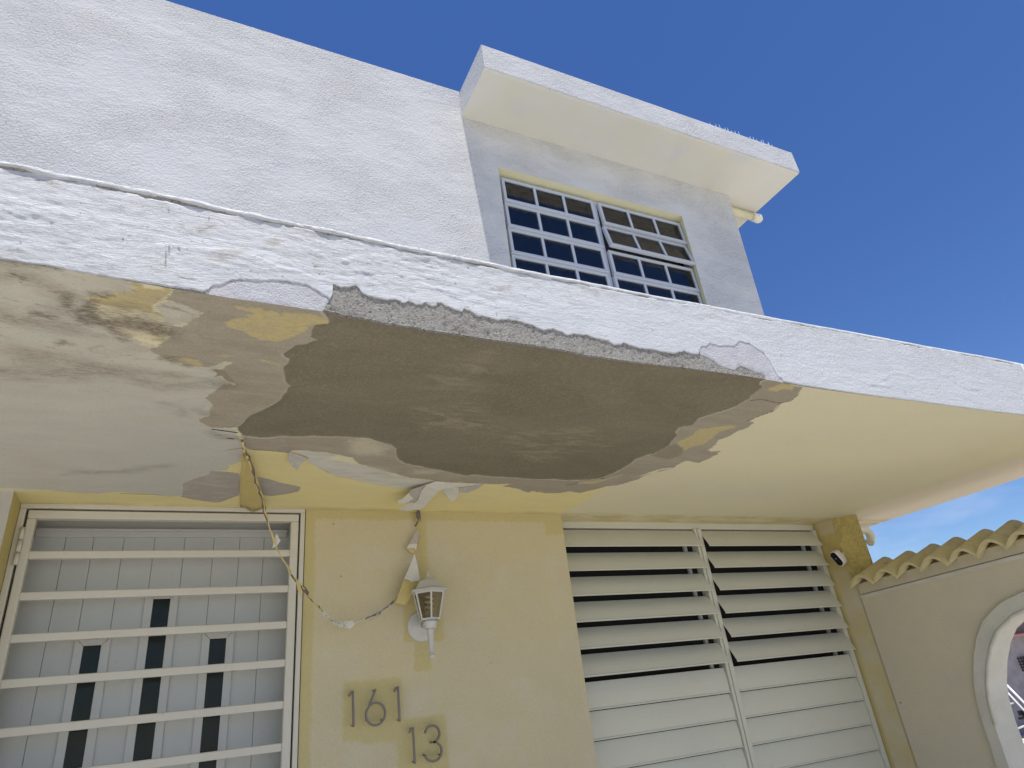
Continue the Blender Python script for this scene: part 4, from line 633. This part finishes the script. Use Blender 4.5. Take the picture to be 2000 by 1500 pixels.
hexlathe([(.074,2.050),(.091,2.054),(.091,2.058),(.066,2.068),(.055,2.085),(.045,2.099),(.036,2.104),(.010,2.105)],'lantern_roof',M_LAMPW)
MB().lathe([(.010,2.103),(.014,2.107),(.009,2.112),(.0095,2.117),(.006,2.121),(.0065,2.126),(.0035,2.131),(.0042,2.136),(.001,2.142)],c,14).build('finial',M_LAMPW,lamp,0,True)
hx=[Vector((c[0]+.0165*math.cos(a),c[1]+.0165*math.sin(a),2.045-.0042*a/1.15)) for a in np.linspace(0,2*math.pi*3.2,70)]
MB().tube(hx,.0052,8).build('bulb_coil',M_CFL,lamp,0,True)
MB().lathe([(.012,1.938),(.015,1.952),(.021,1.958),(.021,1.972),(.017,1.979),(.006,1.981)],c,18).build('bulb_base',M_LAMPW,lamp,0,True)
# ================================================================ HOUSE NUMBERS
def digit(paths,pins,label):
    mb=MB();yf=2.920
    for p in paths:
        P=[Vector((x,yf,z)) for x,z in p];w=.0042
        L=[];Rr=[]
        for i in range(len(P)):
            t=(P[min(i+1,len(P)-1)]-P[max(i-1,0)]).normalized();nn=Vector((t.z,0,-t.x))*w;L.append(P[i]+nn);Rr.append(P[i]-nn)
        D=Vector((0,.009,0));k=len(P);vv=[*L,*Rr,*[q+D for q in L],*[q+D for q in Rr]];ff=[]
        for i in range(k-1): ff+=[(i,i+1,k+i+1,k+i),(2*k+i,3*k+i,3*k+i+1,2*k+i+1),(i,2*k+i,2*k+i+1,i+1),(k+i,k+i+1,3*k+i+1,3*k+i)]
        ff+=[(0,k,3*k,2*k),(k-1,3*k-1,4*k-1,2*k-1)];mb.add(vv,ff)
    o=mb.build('house_number',M_BRONZE,None,.0012);tag(o,label,'house number','metal house number digits')
    recentre(o)
    for x,z in pins: MB().tube([(x,yf+.004,z),(x,YW,z)],.003,8).build('mounting_pin',M_BRONZE,o)
    return o
def arc(cx_,cz_,rx,rz,a0,a1,n=22): return [(cx_+rx*math.cos(R(a0+(a1-a0)*i/n)),cz_+rz*math.sin(R(a0+(a1-a0)*i/n))) for i in range(n+1)]
def one(x,z0,h,label): return digit([[(x,z0),(x-.003,z0+h)],[(x-.004,z0+h-.001),(x-.021,z0+h-.018)]],[(x,z0+.006),(x-.005,z0+h-.004)],label)
one(.676,1.557,.131,'bronze digit 1, first figure of the upper number beside the gate')
six=[(.766,1.686),(.748,1.648)]+arc(.765,1.594,.039,.040,150,360)+arc(.765,1.594,.039,.040,0,125)
digit([[(.767,1.687),(.752,1.655),(.737,1.622)]+arc(.765,1.595,.039,.041,155,485,34)],[(.763,1.682),(.733,1.576),(.795,1.570)],'bronze digit 6 in the middle of the upper number')
one(.864,1.557,.131,'bronze digit 1, last figure of the upper number')
one(.922,1.399,.131,'bronze digit 1 in the lower number, left of the 3')
digit([arc(1.001,1.497,.031,.031,170,-85,24)+arc(1.001,1.4325,.0365,.0345,88,-165,26)],[(.998,1.526),(1.000,1.466),(.967,1.424),(1.033,1.418)],'bronze digit 3 below the lantern')
# ================================================================ SECURITY CAMERA ON THE PIER
sc=empty('security_camera','small white security camera with a black oval face on the yellow pier','camera',(3.84,2.96,2.2))
cc=Vector((3.785,2.94,2.190));ax=Vector((-1.,-.16,-.32)).normalized()      # looks out to the street
upv=Vector((-.28,.30,1));upv=(upv-ax*upv.dot(ax)).normalized();sd=ax.cross(upv)
def stadium(o,hw,hl,n=10):
    pts=[]
    for k in range(n+1): a=math.pi*k/n;pts.append(o+sd*(hw*math.cos(a))+upv*(hl+hw*math.sin(a)))
    for k in range(n+1): a=math.pi+math.pi*k/n;pts.append(o+sd*(hw*math.cos(a))+upv*(-hl+hw*math.sin(a)))
    return pts
vb=[];NSd=22
for d,hw in ((-.050,.012),(-.047,.020),(-.036,.0245),(.010,.0255),(.016,.0245),(.018,.0225)): vb+=stadium(cc+ax*d,hw,.026)
ff=[(i*NSd+k,i*NSd+(k+1)%NSd,(i+1)*NSd+(k+1)%NSd,(i+1)*NSd+k) for i in range(5) for k in range(NSd)]+[tuple(range(NSd)),tuple(range(5*NSd,6*NSd))]
MB().add(vb,ff).build('camera_body',M_CAMW,sc,0,True)
MB().prism(stadium(cc+ax*.0175,.0205,.026),ax*.003).build('camera_face',M_CAMK,sc,.001)
MB().tube([cc+ax*.0205+upv*.004,cc+ax*.0215+upv*.004],.0026,10).build('camera_lens',M_CAMW,sc)
MB().tube([cc-ax*.04,cc-ax*.055+Vector((.005,.0,0)),Vector((3.860,2.955,2.22))],[.010,.013,.017],12).build('camera_mount',M_CAMW,sc,0,True)
# ================================================================ PIPES
pe_=empty('drain_pipe','white plastic drain pipe under the roof overhang','pipe',(4.1,3.07,5.26))
MB().tube([(3.80,3.075,5.262),(4.30,3.075,5.262)],.034,16).build('pipe',M_PVCY,pe_,0,True)
MB().tube([(4.285,3.075,5.262),(4.375,3.075,5.262)],.040,16).lathe([(.0,-.034),(.03,-.032),(.040,-.02),(.040,.0)],(4.36,3.075,5.262),14).build('pipe_cap',M_PVC,pe_,0,True)
pl=empty('pipe_elbow','short white pipe elbow behind the pier at the end of the canopy','pipe',(4.2,3.0,2.35))
el=[(4.09+.10*math.sin(a),2.95,2.335+.055*math.cos(a)) for a in np.linspace(-.2,2.4,12)]
MB().tube(el,.028,14).build('elbow',M_PVC,pl,0,True);MB().tube([(4.07,2.95,2.39),(4.07,2.95,2.452)],.026,12).build('outlet',M_PVC,pl,0,True)
# ================================================================ BIRD SPIKES
bs_=empty('bird_spike_strip','row of tiny clear bird spikes along the roof edge','bird spikes',(3.9,2.56,5.535))
MB().box(3.42,4.20,2.545,2.565,5.534,5.5385).build('spike_base',M_SPIKE,bs_)
for i,x in enumerate((3.45,3.505,3.55,3.60,3.635,3.68,3.71,3.757,3.87,3.915,3.955,4.00,4.03,4.075,4.09,4.13)):
    h=.035+.018*((i*7)%5)/4;MB().tube([(x,2.555,5.535),(x+.004*((i*3)%5-2),2.552,5.535+h)],[.003,.0012],5).build('spike',M_SPIKE,bs_)
# ================================================================ GARDEN WALL WITH ARCH AND TILES
gw=empty('garden_wall','cream garden wall with an arched opening and a barrel tile coping','wall',(3.95,1.7,0))
arch=[(2.462,0),(2.460,1.017),(2.450,1.114),(2.445,1.218),(2.431,1.337),(2.406,1.426),(2.36,1.534),(2.302,1.628),(2.237,1.701),(2.115,1.77),(1.996,1.80),(1.85,1.825),(1.72,1.83)]
YC=1.60
def full(half): return half+[(2*YC-y,z) for y,z in half[::-1]]
outer=full(arch)
inner_h=[(2.40-.0,0),(2.398,1.017),(2.392,1.114),(2.388,1.215),(2.375,1.322),(2.351,1.40),(2.306,1.497),(2.252,1.582),(2.193,1.645),(2.09,1.703),(1.985,1.731),(1.85,1.757),(1.72,1.762)]
inner=full(inner_h)
XF=3.85;XB=4.02
def zledge(y): return 1.944+(2.89-y)*.026
# wall body: face with the opening cut out, as strips each side of the opening and above it
wb=MB()
Yl,Yr=2.915,.2
def quadstrip(x):
    n=len(inner);vv=[];ff=[]
    for (y,z) in inner: vv+=[(x,y,z)]
    for (y,z) in inner: vv+=[(x,y+(0),zledge(y)+.06)]
    return vv,[(i,i+1,n+i+1,n+i) for i in range(n-1)]
for x in (XF,XB):
    vv,ff=quadstrip(x);wb.add(vv,ff)
    wb.add([(x,Yl,0),(x,inner[0][0],0),(x,inner[0][0],zledge(inner[0][0])+.06),(x,Yl,zledge(Yl)+.06)],[(0,1,2,3)])
    wb.add([(x,inner[-1][0],0),(x,Yr,0),(x,Yr,zledge(Yr)+.06),(x,inner[-1][0],zledge(inner[-1][0])+.06)],[(0,1,2,3)])
for i in range(len(inner)-1):
    (a,za),(b,zb2)=inner[i],inner[i+1];wb.add([(XF,a,za),(XB,a,za),(XB,b,zb2),(XF,b,zb2)],[(0,1,2,3)])
wb.add([(XF,Yr,0),(XB,Yr,0),(XB,Yr,2.06),(XF,Yr,2.06)],[(0,1,2,3)])
wbo=wb.build('wall_body',[M_GWALL,M_GTRIM],gw)
for p in wbo.data.polygons:
    if abs(p.normal.x)<.5:p.material_index=1
tr=MB()
n=len(outer)
for i in range(n-1):
    a,b,c1,d1=outer[i],outer[i+1],inner[i+1],inner[i]
    x0,x1=XF-.018,XF+.002
    a2=(a[0]+.004,a[1]);b2=(b[0]+.004,b[1])
    tr.add([(x1,*a),(x1,*b),(x0,*b),(x0,*a),(x0,*c1),(x0,*d1),(x1,*c1),(x1,*d1)],[(0,1,2,3),(3,2,4,5),(5,4,6,7)])
tro=tr.build('arch_trim',M_GTRIM,gw)
bp=[(XF-.014,y-.004*(1 if y>YC else -1),z-.004) for y,z in inner if z>1.2]
MB().tube(bp,.011,8).build('arch_bead',M_GTRIM,gw,0,True)
lb=MB();ylist=np.linspace(Yl-.01,Yr,24)
lv=[];lff=[]
prof=[(XF+.001,-.013),(XF-.020,-.006),(XF-.020,.006),(XF+.001,.009)]
for y in ylist: lv+=[(x,y,zledge(y)+dz) for x,dz in prof]
for i in range(len(ylist)-1): lff+=[(i*4+k,i*4+(k+1)%4,(i+1)*4+(k+1)%4,(i+1)*4+k) for k in range(4)]
lb.add(lv,lff).build('coping_ledge',M_GTRIM,gw)  # lighter colour on the ledge paints in the light its face catches
# cap under the tiles
cv=[];cf=[]
for y in ylist: cv+=[(XF-.012,y,zledge(y)+.012),(XF-.004,y,zledge(y)+.075),(XB+.02,y,zledge(y)+.155),(XB+.02,y,zledge(y)+.0)]
for i in range(len(ylist)-1): cf+=[(i*4+k,i*4+(k+1)%4,(i+1)*4+(k+1)%4,(i+1)*4+k) for k in range(4)]
MB().add(cv,cf+[(0,1,2,3),tuple(len(cv)-4+k for k in (3,2,1,0))]).build('coping_bed',M_GWALL,gw)
# barrel tiles: crest at Y=2.652-.1585k, each a wavy shell with thickness
def tile(yc,z0,rnd):
    P=.1585;nu=15;vv=[];th=.017
    rows=((3.755,0,1),(3.9,.0535,1),(4.055,.107,1))
    for sgn in (1,0):
        for x,dz,_ in rows:
            for i in range(nu):
                u=-1+2*i/(nu-1);y=yc+u*P*.5
                s_=abs(u);h=.030*math.cos(math.pi*min(1,s_*1.02))   # rounded crest, sharp valley
                h=.058*(1-s_**1.9)-.028
                vv.append((x+rnd*.013,y,z0+dz+h+(th if sgn else 0)))
    ff=[];m_=3*nu
    for l_ in (0,m_):
        for r_ in range(2):
            for i in range(nu-1):
                a=l_+r_*nu+i;ff.append((a,a+1,a+nu+1,a+nu) if l_ else (a,a+nu,a+nu+1,a+1))
    for r_ in (0,2):
        for i in range(nu-1): a=r_*nu+i;ff.append((a,a+1,m_+a+1,m_+a))
    for i in (0,nu-1):
        for r_ in range(2): a=r_*nu+i;ff.append((a,a+nu,m_+a+nu,m_+a))
    o=MB().add(vv,ff).build('roof_tile',[M_TILE,M_TILE_END],gw,0,False)
    for p in o.data.polygons:
        p.use_smooth=abs(p.normal.x)<.8
        if p.normal.x<-.8 or p.normal.z<-.5:p.material_index=1
    return o
for k in range(-1,14):
    yc=2.652-.1592*k
    tile(yc,2.013+max(0,(2.49-yc))*.020+(.004 if k%3==1 else 0),math.sin(k*2.3))
# far slope of the coping
ck=MB()
cw_=[]
for k,y in enumerate(np.linspace(2.90,.3,160)):
    u=((y-2.652)/.1592+.5)%1*2-1;h=.058*(1-abs(u)**1.9)-.028+.013
    cw_+=[(4.055,y,2.013+.107+max(0,2.49-y)*.02+h-.001),(4.30,y,2.02+max(0,2.49-y)*.02+h-.03)]
ck.add(cw_,[(2*i,2*i+1,2*i+3,2*i+2) for i in range(159)]).build('far_coping_slope',M_TILE,gw,0,True)
# ================================================================ PEELING PAINT
def sheet(name,pts,mat,thick=.0018,parent=None):
    """thin torn sheet from an ordered outline of 3-D points"""
    bm=bmesh.new();vs_=[bm.verts.new(p) for p in pts]
    es=[bm.edges.new((vs_[i],vs_[(i+1)%len(vs_)])) for i in range(len(vs_))]
    bmesh.ops.triangle_fill(bm,edges=es,use_beauty=True)
    r=bmesh.ops.solidify(bm,geom=bm.faces[:],thickness=thick)
    me=bpy.data.meshes.new(name);bm.to_mesh(me);bm.free()
    for q in (mat if isinstance(mat,(list,tuple)) else [mat]): me.materials.append(q)
    o=link(bpy.data.objects.new(name,me),parent)
    return o
def ribbon(name,path,widths,mat,twist,parent=None,th=.0018,side=Vector((.8,-.35,.3))):
    P=[Vector(p) for p in path];vv=[];ff=[];n=len(P)
    for i in range(n):
        t=(P[min(i+1,n-1)]-P[max(i-1,0)]).normalized();u=(side-t*side.dot(t)).normalized();w=t.cross(u)
        a=twist*i+.5*math.sin(i*1.7);e=u*math.cos(a)+w*math.sin(a);q=w*math.cos(a)-u*math.sin(a)
        h=widths[i]*.5
        vv+=[P[i]+e*h+q*th,P[i]-e*h+q*th,P[i]-e*h-q*th,P[i]+e*h-q*th]
    for i in range(n-1): ff+=[(i*4+k,i*4+(k+1)%4,i*4+4+(k+1)%4,i*4+4+k) for k in range(4)]
    ff+=[(3,2,1,0),(4*n-4,4*n-3,4*n-2,4*n-1)]
    return MB().add(vv,ff).build(name,mat,parent)
def densify(P,W,k=4,jit=.0024):
    o=[];w=[]
    for i in range(len(P)-1):
        for j in range(k):
            t=j/k;a=Vector(P[i]).lerp(Vector(P[i+1]),t);o.append(a+Vector((random.uniform(-jit,jit),random.uniform(-jit,jit),random.uniform(-jit,jit))));w.append((W[i]*(1-t)+W[i+1]*t)*random.uniform(.55,1.7))
    o.append(Vector(P[-1]));w.append(W[-1]);return o,w
gs=empty('hanging_paint_strand','long torn strand of peeled paint looping from the canopy down across the wall','paint strand',GARLAND[0])
def part(i0,i1,ws,mat,tw,name='strand'):
    P,W=densify(GARLAND[i0:i1+1],ws);return ribbon(name,P,W,mat,tw,gs)
part(0,6,[.008,.007,.012,.013,.011,.006,.005],M_LEAFD,.12)
part(0,6,[.010,.006,.006,.006,.007,.006,.006],M_LEAFY,.05,'strand_edge')
part(6,12,[.005,.006,.007,.006,.008,.008,.008],M_LEAFY,.2)
part(12,18,[.008,.012,.015,.014,.012,.008,.010],M_LEAFW,.15)
part(18,24,[.011,.013,.007,.007,.008,.006,.006],M_LEAFG,.35)
part(8,15,[.003]*8,M_LEAFD,.3,'strand_edge')
part(18,24,[.005]*7,M_LEAFD,.5,'strand_edge')
part(24,len(GARLAND)-1,[.006]*(len(GARLAND)-24),M_LEAFY,.3)
for nm,pts,mt in STRAND_FLAKES: sheet(nm,pts,{'w':M_LEAFW,'y':M_LEAFY,'g':M_LEAFG,'d':M_LEAFD}[mt],.0015,gs)
for lab,pts,mt in PEELS:  # grey flap between the white fingers has its shade put into the colour
    o=sheet('peeled_paint_flap',pts,{'w':M_LEAFW,'y':M_LEAFY,'g':M_LEAFG,'d':M_LEAFD}[mt],.0016);tag(recentre(o),lab,'paint flap','paint flaps peeling off the canopy underside')
# bulged yellow sheet by the door corner
fl_=np.array(YFLAP);nu,nv=fl_.shape[1],12
FX=np.zeros((fl_.shape[0],nv,3))
for i in range(fl_.shape[0]):
    for j in range(nv):
        t=j/(nv-1);p=fl_[i,0]*(1-t)+fl_[i,1]*t;p=p+np.array([0,0,-.012])*math.sin(math.pi*t)
        p=p+np.array([.0,.0,.004*math.sin(i*1.9+j*.9)]);FX[i,j]=p
from_i=recentre(grid_obj('peeled_paint_sheet',FX,M_LEAFY));tag(from_i,'bulging yellow sheet of loose paint above the gate, left of the strand','paint flap')
sd_=from_i.modifiers.new('thickness','SOLIDIFY');sd_.thickness=.0015
# ================================================================ NEIGHBOUR THROUGH THE ARCH
K=1.867
nb=empty('neighbour_house','grey plastered neighbouring house with pink eaves behind the arch','house',(15,9,0))
MB().box(14.9,19,3,16,0,2.0).build('wall',M_NWALL,nb)
MB().box(14.2,19,3,16,2.04,2.16).build('eave',M_PINK,nb,.01)
MB().box(14.62,14.9,3,16,1.752,1.80).build('ledge',M_PINK,nb,.01)
MB().box(12.2,14.9,3,16,0,.05).build('porch_step',M_CREAMSTEP,nb,.01)
MB().box(11.2,12.2,3,16,0,.025).build('path_step',M_CREAMSTEP,nb,.005)
ld=empty('metal_ladder','white metal ladder frame leaning on the neighbouring wall','ladder',(14.0,8.3,.05))
def lp(y,z,x=14.0): return Vector((x,y*K,1.55+(z-1.55)*K))
for a,b in (((4.456,1.332),(4.15,.80)),((4.478,1.281),(4.20,.76)),((4.56,1.04),(4.50,.763))): MB().tube([lp(*a),lp(*b)],.020,8).build('rail',M_ROD,ld,0,True)
for a,b in (((4.537,1.043),(4.40,1.08)),((4.51,.84),(4.30,.90)),((4.504,.80),(4.463,.86)),((4.47,1.20),(4.42,1.22))): MB().tube([lp(*a),lp(*b)],.014,8).build('rung',M_ROD,ld,0,True)
ch=empty('folded_chair','black folded metal chair behind the white ladder','chair',(14.3,8.4,.05))
def lq(y,z): return lp(y,z,14.4)
for a,b in (((4.50,.98),(4.40,.78)),((4.42,1.02),(4.46,.76)),((4.36,1.0),(4.36,.76)),((4.54,.92),(4.36,.95)),((4.52,.86),(4.36,.82))): MB().tube([lq(*a),lq(*b)],.022,8).build('chair_leg',M_DARKMETAL,ch,0,True)
MB().hexa([lq(4.53,.99),lq(4.38,1.0),lq(4.38,.955),lq(4.53,.945)],[lq(4.53,.99)+Vector((.03,0,0)),lq(4.38,1.0)+Vector((.03,0,0)),lq(4.38,.955)+Vector((.03,0,0)),lq(4.53,.945)+Vector((.03,0,0))]).build('chair_seat',M_DARKMETAL,ch)
gr_=empty('iron_grille','black iron grille on the neighbouring wall','grille',(14.85,8.5,1))
for i in range(5): MB().tube([lp(4.46,1.34+.028*i,14.85),lp(4.30,1.34+.028*i,14.85)],.012,6).build('grille_bar',M_DARKMETAL,gr_)
for i in range(4): MB().tube([lp(4.45-.03*i,1.33,14.85),lp(4.45-.03*i,1.47,14.85)],.012,6).build('grille_bar',M_DARKMETAL,gr_)
